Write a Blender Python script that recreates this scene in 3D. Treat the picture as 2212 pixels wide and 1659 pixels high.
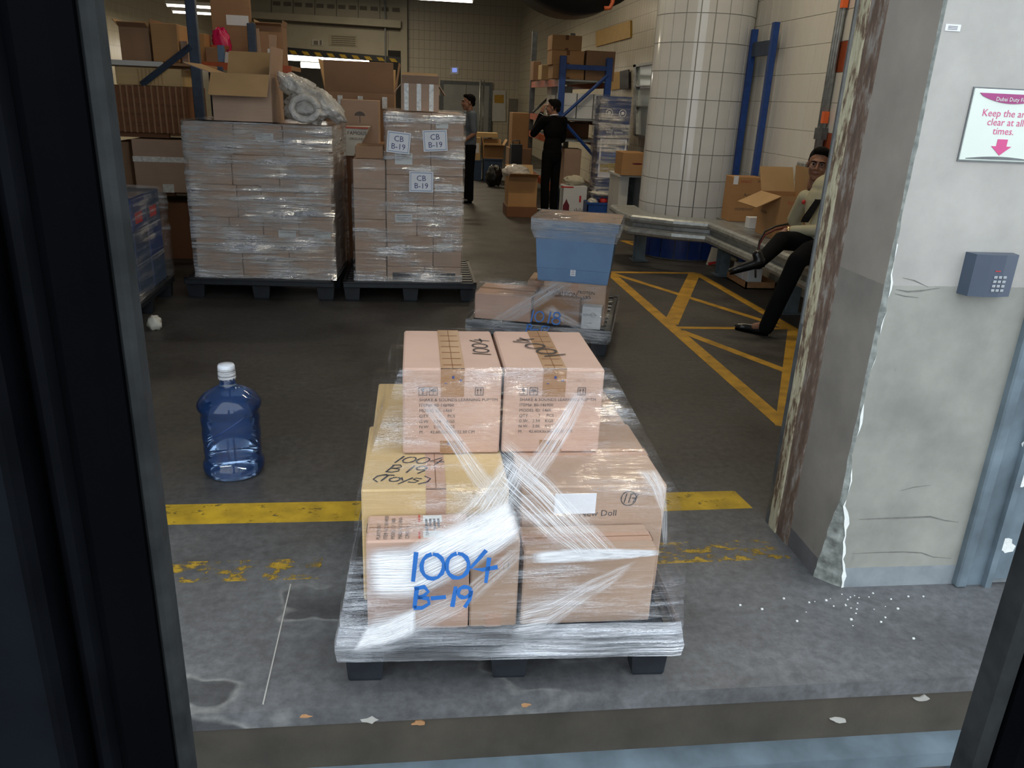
import bpy, bmesh, math, random
from mathutils import Vector, Matrix, noise
random.seed(7)
for o in list(bpy.data.objects): bpy.data.objects.remove(o)
SC = bpy.context.scene; COL = SC.collection
R = math.radians
# ------------------------------------------------------------------ camera
IW, IH, FPX, CH = 2212, 1659, 1700.0, 1.69
VPX, VPY = 895.0, 5500.0                      # vanishing point of the plumb lines
YAW = R(7.5)
_d = Vector(((VPX-IW/2)/FPX, (VPY-IH/2)/FPX, 1)).normalized()   # down, in (right, down, forward)
_f = (Vector((0,0,1))-_d*_d.z).normalized()
_r = _d.cross(_f)
def ray(x, y):
    c = Vector(((x-IW/2)/FPX, (y-IH/2)/FPX, 1))
    a, b, z = _r.dot(c), _f.dot(c), -_d.dot(c)
    return Vector((a*math.cos(YAW)+b*math.sin(YAW), -a*math.sin(YAW)+b*math.cos(YAW), z))
EYE = Vector((0, 0, CH))
def PZ(x, y, z=0.0): r = ray(x, y); return EYE + r*((z-CH)/r.z)
def PV(x, y, v): r = ray(x, y); return EYE + r*(v/r.y)
def PU(x, y, u): r = ray(x, y); return EYE + r*(u/r.x)
def basis(i):
    e = [0, 0, 0]; e[i] = 1
    a, b, z = _r[i], _f[i], -_d[i]
    return Vector((a*math.cos(YAW)+b*math.sin(YAW), -a*math.sin(YAW)+b*math.cos(YAW), z))
cd = bpy.data.cameras.new('camera'); cam = bpy.data.objects.new('camera', cd); COL.objects.link(cam)
cd.sensor_width = 36; cd.lens = FPX/IW*36; cd.clip_start = .02; cd.clip_end = 200
right, down, fwd = basis(0), basis(1), basis(2)
cam.matrix_world = Matrix(((right.x, -down.x, -fwd.x, EYE.x), (right.y, -down.y, -fwd.y, EYE.y), (right.z, -down.z, -fwd.z, EYE.z), (0,0,0,1)))
SC.camera = cam
# ------------------------------------------------------------------ world, exposure
wd = bpy.data.worlds.new('sky'); SC.world = wd; wd.use_nodes = True
bg = wd.node_tree.nodes['Background']; bg.inputs[0].default_value = (.86, .94, 1.0, 1); bg.inputs[1].default_value = 2.5
vs = SC.view_settings; vs.view_transform = 'Standard'; vs.look = 'None'; vs.gamma = 1; vs.exposure = 0.0; vs.use_curve_mapping = False
def area(name, loc, size, power, col, rot=(0,0,0)):
    l = bpy.data.lights.new(name, 'AREA'); l.shape = 'RECTANGLE'; l.size, l.size_y = size; l.energy = power; l.color = col
    o = bpy.data.objects.new(name, l); COL.objects.link(o); o.location = loc; o.rotation_euler = rot
    return o
WARM = (1, .84, .60)
# first three battens are in view, the rest unseen and added to brighten the hall (the fittings are built below at the same places)
LAMPS = [(-4.27, 18.0, 3.16), (.62, 19.0, 3.65), (-4.70, 20.0, 3.19), (2.3, 9.6, 4.6), (-1.5, 26.0, 4.6), (-1.2, 9.0, 4.9), (2.2, 6.2, 4.9), (-3.6, 12.5, 4.8), (1.2, 14.5, 4.6)]
LPOW = [34, 95, 34, 56, 95, 20, 48, 28, 34]
for (u, v, z), p in zip(LAMPS, LPOW): area('batten_light', (u, v, z-.07), (1.3, .12), p, WARM)

# ------------------------------------------------------------------ materials
def nt(name):
    m = bpy.data.materials.new(name); m.use_nodes = True; t = m.node_tree
    return m, t, t.nodes['Principled BSDF'], t.nodes['Material Output']
def N(t, kind, **kw):
    n = t.nodes.new(kind)
    for k, v in kw.items():
        if k.startswith('i_'): n.inputs[int(k[2:])].default_value = v
        else: setattr(n, k, v)
    return n
def L(t, a, b): t.links.new(a, b)
def coords(t, scale=(1,1,1), rot=(0,0,0), which='Object'):
    c = N(t, 'ShaderNodeTexCoord'); m = N(t, 'ShaderNodeMapping'); m.inputs['Scale'].default_value = scale; m.inputs['Rotation'].default_value = rot
    L(t, c.outputs[which], m.inputs[0]); return m.outputs[0]
def ntex(t, vec, scale, detail=4, rough=.55):
    n = N(t, 'ShaderNodeTexNoise'); n.inputs['Scale'].default_value = scale; n.inputs['Detail'].default_value = detail; n.inputs['Roughness'].default_value = rough
    L(t, vec, n.inputs['Vector']); return n.outputs['Fac']
def ramp(t, fac, stops):
    r = N(t, 'ShaderNodeValToRGB'); e = r.color_ramp.elements
    while len(e) < len(stops): e.new(.5)
    for k, (p, c) in zip(e, stops): k.position = p; k.color = c if len(c) == 4 else (*c, 1)
    L(t, fac, r.inputs[0]); return r.outputs[0]
def mixc(t, fac, a, b, mode='MIX'):
    m = N(t, 'ShaderNodeMix', data_type='RGBA', blend_type=mode)
    if isinstance(fac, (int, float)): m.inputs[0].default_value = fac
    else: L(t, fac, m.inputs[0])
    for s, k in ((a, 6), (b, 7)):
        if isinstance(s, tuple): m.inputs[k].default_value = (*s, 1) if len(s) == 3 else s
        else: L(t, s, m.inputs[k])
    return m.outputs[2]
def bump(t, p, h, strength=.3, dist=.01):
    b = N(t, 'ShaderNodeBump'); b.inputs['Strength'].default_value = strength; b.inputs['Distance'].default_value = dist
    L(t, h, b.inputs['Height']); L(t, b.outputs[0], p.inputs['Normal']); return b
G = lambda v: (v, v, v)
def simple(name, col, rough=.6, metal=0, var=.12, scale=8, bmp=0, bscale=60, spec=.5):
    m, t, p, o = nt(name)
    v = coords(t)
    a = tuple(c*(1-var) for c in col); b = tuple(min(1, c*(1+var)) for c in col)
    L(t, ramp(t, ntex(t, v, scale), [(.3, a), (.7, b)]), p.inputs['Base Color'])
    p.inputs['Roughness'].default_value = rough; p.inputs['Metallic'].default_value = metal
    p.inputs['Specular IOR Level'].default_value = spec
    if bmp: bump(t, p, ntex(t, v, bscale), bmp, .004)
    return m
def glow(name, col, s):
    m, t, p, o = nt(name); p.inputs['Base Color'].default_value = (*col, 1); p.inputs['Emission Color'].default_value = (*col, 1); p.inputs['Emission Strength'].default_value = s
    return m
M = {}
def card(name, col, var=.1):
    m, t, p, o = nt(name); v = coords(t)
    a = tuple(c*(1-var) for c in col); b = tuple(min(1, c*(1+var)) for c in col)
    c1 = ramp(t, ntex(t, v, 3.0, 5), [(.3, a), (.72, b)])
    v2 = coords(t, (1, 1, 140)); fl = ntex(t, v2, 3, 2)
    L(t, mixc(t, .10, c1, ramp(t, fl, [(.35, G(.25)), (.65, G(.75))]), 'OVERLAY'), p.inputs['Base Color'])
    p.inputs['Roughness'].default_value = .72; p.inputs['Specular IOR Level'].default_value = .3
    bump(t, p, ntex(t, v, 5, 3), .12, .012)
    M[name] = m; return m
card('card_pink', (.46, .305, .235)); card('card_gold', (.52, .37, .185)); card('card_tan', (.38, .262, .19)); card('card_brown', (.30, .175, .10))
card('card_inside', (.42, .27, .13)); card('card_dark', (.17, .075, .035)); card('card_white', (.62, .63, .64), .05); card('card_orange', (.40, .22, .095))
M['tape_brown'] = simple('tape_brown', (.30, .165, .085), .25, var=.08)
M['tape_clear'] = simple('tape_clear', (.42, .265, .19), .18, var=.08)
M['tape_white'] = simple('tape_white', (.62, .62, .60), .35, var=.25, scale=40)
M['ink'] = simple('ink', (.02, .02, .025), .6); M['ink_grey'] = simple('ink_grey', (.10, .08, .075), .7); M['ink_blue'] = simple('ink_blue', (.01, .12, .42), .5)
M['ink_red'] = simple('ink_red', (.42, .08, .05), .6); M['ink_pink'] = simple('ink_pink', (.55, .07, .22), .6); M['ink_navy'] = simple('ink_navy', (.03, .04, .15), .6)
M['paper'] = simple('paper', (.68, .70, .75), .6, var=.04); M['paper_label'] = simple('paper_label', (.55, .58, .58), .5, var=.06)
M['pallet'] = simple('pallet_plastic', (.012, .015, .02), .42, var=.35, scale=14, bmp=.15)
M['black'] = simple('black_rubber', (.0012, .0014, .002), .7, var=.2, spec=.02); M['post_grey'] = simple('post_grey', (.020, .022, .023), .6, var=.35, scale=20, bmp=.2, spec=.06)
M['post_dark'] = simple('post_dark', (.0025, .003, .0042), .6, var=.3, scale=12, spec=.03); M['post_blue'] = simple('post_blue', (.0045, .006, .0085), .6, var=.3, scale=6, spec=.04)
M['blue_paint'] = simple('blue_paint', (.012, .055, .24), .4, var=.2, scale=20); M['blue_grey_paint'] = simple('blue_grey_paint', (.035, .055, .095), .45, var=.25, scale=20)
M['orange_paint'] = simple('orange_paint', (.42, .09, .03), .5, var=.2); M['orange'] = simple('orange_plastic', (.8, .14, .03), .4)
M['steel'] = simple('galvanised_steel', (.33, .35, .35), .42, .55, var=.25, scale=18, bmp=.1); M['steel_dark'] = simple('dark_steel', (.12, .13, .135), .45, .4, var=.3, scale=14)
M['shelf_grey'] = simple('shelf_grey', (.24, .26, .27), .5, .2)
M['tub'] = simple('tub_blue', (.125, .215, .36), .38, var=.08, scale=5); M['tub_dark'] = simple('tub_dark_blue', (.03, .06, .12), .45)
M['crate_blue'] = simple('crate_blue', (.01, .06, .25), .4)
M['white_plastic'] = simple('white_plastic', (.6, .6, .58), .4, var=.06); M['white_rough'] = simple('white_panel', (.55, .55, .53), .6, var=.05)
M['tile'] = simple('glazed_tile', (.70, .68, .62), .13, var=.05, scale=2.5); M['tile_col'] = simple('glazed_column_tile', (.72, .73, .72), .10, var=.05, scale=2.5)
M['tile_back'] = simple('glazed_back_tile', (.50, .455, .36), .3, var=.07, scale=2); M['tile_red'] = simple('red_tile', (.33, .075, .03), .25, var=.1, scale=30); M['tile_blue'] = simple('blue_tile', (.012, .035, .18), .2, var=.15)
M['grout'] = simple('grout', (.20, .19, .17), .9); M['grout_light'] = simple('grout_light', (.36, .35, .32), .9)
M['beige'] = simple('beige_paint', (.44, .40, .30), .6, var=.06); M['ivory'] = simple('ivory_metal', (.46, .43, .34), .5, var=.06, scale=3); M['vent'] = simple('vent_dark', (.17, .15, .12), .6)
M['ceil'] = simple('ceiling_dark', (.045, .042, .038), .85); M['duct'] = simple('duct_black', (.010, .010, .011), .5, var=.3)
M['door_grey'] = simple('door_grey_steel', (.30, .31, .30), .42, .3, var=.1, scale=3); M['yellow_sign'] = simple('yellow_sign', (.42, .24, .02), .5)
M['yellow'] = simple('yellow_plain', (.55, .36, .02), .5); M['pink'] = simple('pink_bag', (.55, .012, .10), .35, var=.2)
M['wood'] = simple('raw_wood', (.36, .19, .085), .7, var=.25, scale=12)
M['skin'] = simple('skin_tan', (.235, .112, .070), .5, var=.08, scale=25); M['skin2'] = simple('skin_warm', (.26, .125, .08), .5, var=.08)
M['hair'] = simple('black_hair', (.004, .0035, .0035), .85, var=.4, scale=60, bmp=.5, bscale=180, spec=.12)
M['cloth_black'] = simple('black_cloth', (.0042, .0045, .0056), .9, var=.25, scale=9, bmp=.35, bscale=14, spec=.10); M['cloth_suit'] = simple('suit_cloth', (.0035, .0035, .0042), .9, var=.3, scale=9, bmp=.3, bscale=12, spec=.10)
M['shirt'] = simple('khaki_shirt', (.37, .345, .235), .75, var=.08, scale=8, bmp=.4, bscale=16); M['shirt_grey'] = simple('grey_blue_shirt', (.10, .125, .155), .8, var=.12, scale=8, bmp=.3, bscale=16)
M['shoe'] = simple('black_leather', (.010, .010, .011), .3, var=.3); M['gold'] = simple('gold_metal', (.7, .5, .28), .25, .8); M['eye'] = simple('eye_white', (.22, .19, .17), .4)
M['lens'] = simple('lens_frame', (.05, .045, .045), .3, .6)
M['keypad'] = simple('keypad_blue_grey', (.045, .062, .095), .4, var=.08); M['key'] = simple('keypad_key', (.28, .30, .32), .4)
M['sign_white'] = simple('sign_white', (.60, .66, .60), .35, var=.03); M['purple'] = simple('sign_purple', (.30, .03, .16), .4)
M['poster_blue'] = simple('poster_blue', (.02, .05, .17), .35, var=.1); M['sea'] = simple('poster_sea', (.03, .09, .30), .4, var=.3, scale=5); M['sand'] = simple('poster_sand', (.40, .31, .08), .4, var=.4, scale=14)
M['red'] = simple('red_print', (.45, .02, .02), .5); M['maroon'] = simple('maroon_print', (.13, .01, .02), .5); M['cream'] = simple('cream_stuff', (.55, .50, .38), .7, var=.1, bmp=.5, bscale=30)
M['bag_white'] = simple('bag_white', (.55, .53, .46), .4, var=.06); M['hose'] = simple('hose_black', (.012, .008, .008), .4); M['hose_red'] = simple('hose_red', (.12, .012, .012), .4)
M['cap_white'] = simple('cap_film_white', (.62, .66, .72), .25, var=.1)
M['tube'] = glow('fluorescent_tube', (1, .93, .78), 9); M['tube_far'] = glow('fluorescent_tube_far', (1, .95, .86), 8)
M['led_blue'] = glow('blue_sign_glow', (.25, .35, .9), .7)
M['yard'] = simple('yard_asphalt', (.07, .07, .072), .9)
M['dock'] = simple('dock_concrete', (.045, .038, .028), .85, var=.35, scale=5, bmp=.4, bscale=20)
M['bumper'] = simple('bumper_steel', (.13, .17, .20), .5, .2, var=.3, scale=6)
M['bag_black'] = simple('bag_black', (.008, .008, .009), .35, var=.3)

def m_floor():
    m, t, p, o = nt('concrete_floor'); v = coords(t)
    base = ramp(t, ntex(t, v, 1.1, 8, .62), [(.30, (.021, .0185, .0165)), (.52, (.041, .0375, .034)), (.72, (.066, .062, .058))])
    fine = ramp(t, ntex(t, v, 26, 6, .7), [(.35, G(.30)), (.65, G(.72))])
    c = mixc(t, .80, base, fine, 'OVERLAY')
    # pale dusty concrete strip on the apron by the dock edge, with dark damp stains that have dried at the rim
    sep = N(t, 'ShaderNodeSeparateXYZ'); L(t, v, sep.inputs[0])
    mr = N(t, 'ShaderNodeMapRange'); mr.inputs[1].default_value = 3.5; mr.inputs[2].default_value = 2.5; L(t, sep.outputs[1], mr.inputs[0])
    pale = ramp(t, ntex(t, coords(t, (1, 1.6, 1)), 1.7, 7, .6), [(.28, (.062, .062, .065)), (.60, (.110, .112, .117)), (.85, (.17, .17, .172))])
    pale = mixc(t, .60, pale, fine, 'OVERLAY')
    c = mixc(t, mr.outputs[0], c, pale)
    st = ntex(t, coords(t, (1.0, 1.5, 1)), 1.9, 3, .5)
    damp = ramp(t, st, [(.545, G(1)), (.57, (1.75, 1.72, 1.6)), (.59, G(.60)), (.75, G(.48))])
    lim = N(t, 'ShaderNodeMapRange'); L(t, sep.outputs[1], lim.inputs[0]); lim.inputs[1].default_value = 2.55; lim.inputs[2].default_value = 2.35
    lim2 = N(t, 'ShaderNodeMapRange'); L(t, sep.outputs[0], lim2.inputs[0]); lim2.inputs[1].default_value = .75; lim2.inputs[2].default_value = .1
    lm = N(t, 'ShaderNodeMath', operation='MULTIPLY'); L(t, lim.outputs[0], lm.inputs[0]); L(t, lim2.outputs[0], lm.inputs[1])
    c = mixc(t, lm.outputs[0], c, mixc(t, 1.0, c, damp, 'MULTIPLY'))
    L(t, c, p.inputs['Base Color'])
    L(t, ramp(t, ntex(t, v, 2.2, 5), [(.3, G(.42)), (.7, G(.70))]), p.inputs['Roughness'])
    bump(t, p, ntex(t, v, 40, 6), .15, .004)
    return m
M['floor'] = m_floor()
def m_worn_yellow(name, lo, hi, col=(.52, .33, .015)):
    m, t, p, o = nt(name); v = coords(t)
    L(t, ramp(t, ntex(t, v, 9, 6), [(.3, tuple(c*.55 for c in col)), (.65, col)]), p.inputs['Base Color']); p.inputs['Roughness'].default_value = .6
    tr = N(t, 'ShaderNodeBsdfTransparent'); mx = N(t, 'ShaderNodeMixShader')
    L(t, ramp(t, ntex(t, coords(t, (1, 1.3, 1)), 13, 8, .7), [(lo, G(0)), (hi, G(1))]), mx.inputs[0]); L(t, tr.outputs[0], mx.inputs[1]); L(t, p.outputs[0], mx.inputs[2]); L(t, mx.outputs[0], o.inputs[0])
    return m
M['line'] = m_worn_yellow('yellow_line_paint', .33, .42); M['line_worn'] = m_worn_yellow('yellow_line_worn', .50, .58, (.40, .25, .02)); M['line_thin'] = m_worn_yellow('yellow_hatch_paint', .26, .36, (.50, .27, .015))
def m_plaster(name, up, low, zs, base):
    m, t, p, o = nt(name); v = coords(t); sep = N(t, 'ShaderNodeSeparateXYZ'); L(t, v, sep.inputs[0])
    def band(col, var, sc):
        return ramp(t, ntex(t, v, sc, 7, .62), [(.28, tuple(c*(1-var) for c in col)), (.7, tuple(min(1, c*(1+var*.6)) for c in col))])
    wob = N(t, 'ShaderNodeMath', operation='MULTIPLY_ADD'); L(t, ntex(t, v, 30, 3), wob.inputs[0]); wob.inputs[1].default_value = .008; L(t, sep.outputs[2], wob.inputs[2])
    def above(z):
        g = N(t, 'ShaderNodeMath', operation='GREATER_THAN'); L(t, wob.outputs[0], g.inputs[0]); g.inputs[1].default_value = z+.004; return g.outputs[0]
    c = mixc(t, above(zs), band(low, .28, 3.5), band(up, .22, 3))
    c = mixc(t, above(.085), band(base, .25, 9), c)
    # dark scuff marks
    sc = ramp(t, ntex(t, coords(t, (3, 3, 1.2)), 5, 6, .7), [(.66, G(1)), (.78, G(.62))])
    c = mixc(t, .8, c, sc, 'MULTIPLY')
    L(t, c, p.inputs['Base Color']); p.inputs['Roughness'].default_value = .62
    bump(t, p, ntex(t, v, 22, 6), .12, .006)
    return m
M['plaster'] = m_plaster('worn_plaster', (.37, .355, .33), (.26, .26, .23), 1.165, (.21, .235, .255))
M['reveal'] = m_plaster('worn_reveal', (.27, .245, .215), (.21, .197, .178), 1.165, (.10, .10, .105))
def m_flake(name):
    m, t, p, o = nt(name); v = coords(t, (6, 6, 1.6))
    L(t, ramp(t, ntex(t, v, 5, 8, .7), [(.32, (.05, .035, .025)), (.44, (.15, .10, .065)), (.52, (.42, .39, .27)), (.8, (.52, .50, .38))]), p.inputs['Base Color'])
    p.inputs['Roughness'].default_value = .7; bump(t, p, ntex(t, v, 8, 6), .6, .01); return m
M['flake'] = m_flake('flaking_paint')
def m_rust(name):
    m, t, p, o = nt(name); v = coords(t, (5, 5, 1.4))
    L(t, ramp(t, ntex(t, v, 6, 8, .7), [(.3, (.06, .045, .04)), (.5, (.13, .085, .06)), (.62, (.24, .22, .20)), (.8, (.30, .28, .26))]), p.inputs['Base Color'])
    p.inputs['Roughness'].default_value = .8; bump(t, p, ntex(t, v, 10, 6), .6, .01); return m
M['rust'] = m_rust('rusty_edge')
M['broken'] = simple('broken_concrete', (.20, .215, .20), .9, var=.45, scale=30, bmp=.9, bscale=40); M['chalk'] = simple('white_plaster_break', (.70, .72, .70), .8, var=.12, scale=30, bmp=.5)
def m_tilewall(name, col, mortar, bw, rh, ms=.006, rough=.25, axis='v'):
    m, t, p, o = nt(name)
    c = N(t, 'ShaderNodeTexCoord'); sp = N(t, 'ShaderNodeSeparateXYZ'); L(t, c.outputs['Object'], sp.inputs[0]); cb = N(t, 'ShaderNodeCombineXYZ')
    L(t, sp.outputs[1 if axis == 'v' else 0], cb.inputs[0]); L(t, sp.outputs[2], cb.inputs[1])
    b = N(t, 'ShaderNodeTexBrick', offset=0.0); b.inputs['Scale'].default_value = 1; b.inputs['Mortar Size'].default_value = ms; b.inputs['Brick Width'].default_value = bw; b.inputs['Row Height'].default_value = rh
    b.inputs['Color1'].default_value = (*col, 1); b.inputs['Color2'].default_value = (*tuple(k*.93 for k in col), 1); b.inputs['Mortar'].default_value = (*mortar, 1)
    L(t, cb.outputs[0], b.inputs['Vector']); L(t, b.outputs[0], p.inputs['Base Color']); p.inputs['Roughness'].default_value = rough
    bp = bump(t, p, b.outputs['Fac'], .4, .004); bp.invert = True
    return m
M['tilewall'] = m_tilewall('tiled_wall_far', (.58, .54, .44), (.34, .32, .27), .157, .254)
M['tilewall_left'] = m_tilewall('tiled_wall_left', (.48, .44, .34), (.36, .33, .27), .19, .30)
def m_film(name, sc, rot=(0,0,0), dens=((.42, .05), (.56, .22), (.70, .60)), gloss=.22, scale=2.2, rough=.13, bst=1.0, tint=(.80, .83, .88)):
    m, t, p, o = nt(name); v = coords(t, sc, rot)
    n1 = ntex(t, v, scale, 6, .6); n2 = ntex(t, coords(t, (1.0, 1.0, 1.7)), 2.6, 3, .5)
    ad = N(t, 'ShaderNodeMath', operation='MULTIPLY_ADD'); L(t, n2, ad.inputs[0]); ad.inputs[1].default_value = 1.0; L(t, n1, ad.inputs[2])
    sb = N(t, 'ShaderNodeMath', operation='MULTIPLY_ADD'); L(t, ad.outputs[0], sb.inputs[0]); sb.inputs[1].default_value = .78; sb.inputs[2].default_value = -.28
    d = ramp(t, sb.outputs[0], [(a, G(b)) for a, b in dens])
    p.inputs['Base Color'].default_value = (*tint, 1); p.inputs['Roughness'].default_value = rough; p.inputs['Specular IOR Level'].default_value = .9
    b = bump(t, p, n1, bst, .05)
    tr = N(t, 'ShaderNodeBsdfTransparent'); mx = N(t, 'ShaderNodeMixShader'); L(t, d, mx.inputs[0]); L(t, tr.outputs[0], mx.inputs[1]); L(t, p.outputs[0], mx.inputs[2])
    gl = N(t, 'ShaderNodeBsdfGlossy'); gl.inputs['Roughness'].default_value = rough*.6; gl.inputs['Color'].default_value = (.9, .93, 1, 1); L(t, b.outputs[0], gl.inputs['Normal'])
    m2 = N(t, 'ShaderNodeMixShader'); L(t, ramp(t, sb.outputs[0], [(.40, G(gloss*.12)), (.52, G(gloss*.5)), (.64, G(min(.9, gloss*2.2)))]), m2.inputs[0]); L(t, mx.outputs[0], m2.inputs[1]); L(t, gl.outputs[0], m2.inputs[2]); L(t, m2.outputs[0], o.inputs[0])
    return m
M['film_h'] = m_film('stretch_film', (1, 1, 22)); M['film_clear'] = m_film('stretch_film_clear', (1.5, 1.5, 14), dens=((.55, .0), (.67, .05), (.80, .5)), gloss=.10)
M['film_dense'] = m_film('stretch_film_dense', (1, 1, 26), dens=((.36, .12), (.52, .40), (.66, .85)), gloss=.30)
M['film_white'] = m_film('stretch_film_bunched', (1, 1, 30), dens=((.30, .50), (.48, .85), (.62, 1)), gloss=.16, tint=(.93, .95, 1.0))
M['film_ball'] = m_film('loose_film', (3, 3, 3), dens=((.30, .45), (.5, .72), (.7, .95)), gloss=.10, tint=(.66, .64, .60), scale=4)
M['film_back'] = m_film('stretch_film_many_layers', (.6, .6, 16), dens=((.34, .06), (.48, .32), (.62, .95)), gloss=.42, tint=(.74, .72, .70))
M['film_mid'] = m_film('stretch_film_few_layers', (.6, .6, 12), dens=((.42, .03), (.53, .18), (.64, .72)), gloss=.30, tint=(.74, .72, .70))
def m_bottle():
    m, t, p, o = nt('blue_polycarbonate'); p.inputs['Base Color'].default_value = (.50, .70, 1.0, 1); p.inputs['Roughness'].default_value = .05; p.inputs['IOR'].default_value = 1.12; p.inputs['Specular IOR Level'].default_value = 1
    p.inputs['Transmission Weight'].default_value = 1; bump(t, p, ntex(t, coords(t, (2, 2, 5)), 4), .1, .01)
    df = N(t, 'ShaderNodeBsdfTranslucent'); df.inputs[0].default_value = (.08, .28, .90, 1); d2 = N(t, 'ShaderNodeBsdfDiffuse'); d2.inputs[0].default_value = (.04, .16, .55, 1); ads = N(t, 'ShaderNodeMixShader'); L(t, df.outputs[0], ads.inputs[1]); L(t, d2.outputs[0], ads.inputs[2])
    gl = N(t, 'ShaderNodeBsdfGlossy'); gl.inputs['Roughness'].default_value = .06
    mx = N(t, 'ShaderNodeMixShader'); mx.inputs[0].default_value = .20; L(t, p.outputs[0], mx.inputs[1]); L(t, ads.outputs[0], mx.inputs[2]); fr = N(t, 'ShaderNodeFresnel'); fr.inputs[0].default_value = 1.5; m2 = N(t, 'ShaderNodeMixShader'); L(t, fr.outputs[0], m2.inputs[0]); L(t, mx.outputs[0], m2.inputs[1]); L(t, gl.outputs[0], m2.inputs[2]); L(t, m2.outputs[0], o.inputs[0]); return m
M['bottle'] = m_bottle()
def m_glass():
    m, t, p, o = nt('window_pane'); p.inputs['Base Color'].default_value = (.42, .50, .52, 1); p.inputs['Roughness'].default_value = .2; return m
M['pane'] = m_glass()
# ------------------------------------------------------------------ builders
PENDING = []      # objects whose modifiers / fonts are turned into plain meshes at the end
class MB:
    def __init__(s): s.v = []; s.f = []; s.m = []; s.sm = []
    def add(s, vs, fs, mi=0, smooth=False):
        k = len(s.v); s.v += [tuple(p) for p in vs]; s.f += [tuple(i+k for i in f) for f in fs]; s.m += [mi]*len(fs); s.sm += [smooth]*len(fs); return s
    def box(s, x0, x1, y0, y1, z0, z1, mi=0, mat=None):
        vs = [Vector((x, y, z)) for z in (z0, z1) for y in (y0, y1) for x in (x0, x1)]
        if mat: vs = [mat @ p for p in vs]
        return s.add(vs, [(0,2,3,1), (4,5,7,6), (0,1,5,4), (2,6,7,3), (0,4,6,2), (1,3,7,5)], mi)
    def bevbox(s, x0, x1, y0, y1, z0, z1, b=.004, mi=0, mat=None):
        if min(x1-x0, y1-y0, z1-z0) < 2.5*b: return s.box(x0, x1, y0, y1, z0, z1, mi, mat)
        bm = bmesh.new(); bmesh.ops.create_cube(bm, size=1)
        for q in bm.verts: q.co = Vector(((x0+x1)/2+q.co.x*(x1-x0), (y0+y1)/2+q.co.y*(y1-y0), (z0+z1)/2+q.co.z*(z1-z0)))
        bmesh.ops.bevel(bm, geom=list(bm.edges), offset=b, segments=1, affect='EDGES', profile=.5)
        bm.verts.index_update()
        vs = [mat @ q.co if mat else q.co.copy() for q in bm.verts]; fs = [[q.index for q in f.verts] for f in bm.faces]; bm.free()
        return s.add(vs, fs, mi)
    def quad(s, a, b, c, d, mi=0): return s.add([a, b, c, d], [(0,1,2,3)], mi)
    def prism(s, poly, fn, h0, h1, mi=0):           # poly: 2d outline, fn(a, b, h) -> point
        n = len(poly); vs = [fn(a, b, h0) for a, b in poly]+[fn(a, b, h1) for a, b in poly]
        fs = [tuple(range(n-1, -1, -1)), tuple(range(n, 2*n))]+[(i, (i+1) % n, n+(i+1) % n, n+i) for i in range(n)]
        return s.add(vs, fs, mi)
    def tube(s, pts, r, n=10, mi=0, smooth=True):
        pts = [Vector(p) for p in pts]; rs = r if isinstance(r, (list, tuple)) else [r]*len(pts)
        vs = []; up = Vector((0,0,1))
        for i, p in enumerate(pts):
            d = (pts[min(i+1, len(pts)-1)]-pts[max(i-1, 0)]).normalized()
            if abs(d.dot(up)) > .95: up = Vector((1,0,0)) if abs(d.x) < .9 else Vector((0,1,0))
            a = d.cross(up).normalized(); b = a.cross(d); up = b
            for k in range(n):
                t = 2*math.pi*k/n; vs.append(p+(a*math.cos(t)+b*math.sin(t))*rs[i])
        fs = [(i*n+k, i*n+(k+1) % n, (i+1)*n+(k+1) % n, (i+1)*n+k) for i in range(len(pts)-1) for k in range(n)]
        fs += [tuple(range(n-1, -1, -1)), tuple((len(pts)-1)*n+k for k in range(n))]
        return s.add(vs, fs, mi, smooth)
    def lathe(s, prof, n=32, c=(0,0,0), mi=0, smooth=True):
        vs = [(c[0]+r*math.cos(2*math.pi*k/n), c[1]+r*math.sin(2*math.pi*k/n), c[2]+z) for r, z in prof for k in range(n)]
        fs = [(i*n+k, i*n+(k+1) % n, (i+1)*n+(k+1) % n, (i+1)*n+k) for i in range(len(prof)-1) for k in range(n)]
        fs += [tuple(range(n-1, -1, -1)), tuple((len(prof)-1)*n+k for k in range(n))]
        return s.add(vs, fs, mi, smooth)
    def ball(s, c, r, n=14, mi=0, mat=None):
        r = r if isinstance(r, (tuple, list)) else (r, r, r); vs = []; m = n//2
        for i in range(m+1):
            a = math.pi*i/m
            for k in range(n):
                t = 2*math.pi*k/n; p = Vector((r[0]*math.sin(a)*math.cos(t), r[1]*math.sin(a)*math.sin(t), r[2]*math.cos(a)))
                if mat: p = mat @ p
                vs.append(p+Vector(c))
        fs = [(i*n+k, (i+1)*n+k, (i+1)*n+(k+1) % n, i*n+(k+1) % n) for i in range(m) for k in range(n)]
        return s.add(vs, fs, mi, True)
    def mesh(s, name, mats):
        me = bpy.data.meshes.new(name); me.from_pydata(s.v, [], s.f)
        for q in (mats if isinstance(mats, (list, tuple)) else [mats]): me.materials.append(M[q] if isinstance(q, str) else q)
        me.polygons.foreach_set('material_index', s.m); me.polygons.foreach_set('use_smooth', s.sm)
        bm = bmesh.new(); bm.from_mesh(me); bmesh.ops.remove_doubles(bm, verts=bm.verts, dist=1e-5); bmesh.ops.recalc_face_normals(bm, faces=bm.faces); bm.to_mesh(me); bm.free()
        return me
    def build(s, name, mats, parent=None, mw=None):
        return link(name, s.mesh(name, mats), parent, mw)
def link(name, me, parent=None, mw=None):
    o = bpy.data.objects.new(name, me); COL.objects.link(o)
    if parent is not None: o.parent = parent
    if mw is not None: o.matrix_local = mw
    return o
def tag(o, label, cat=None, group=None, kind=None):
    if label: o['label'] = label
    if cat: o['category'] = cat
    if group: o['group'] = group
    if kind: o['kind'] = kind
    return o
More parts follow.
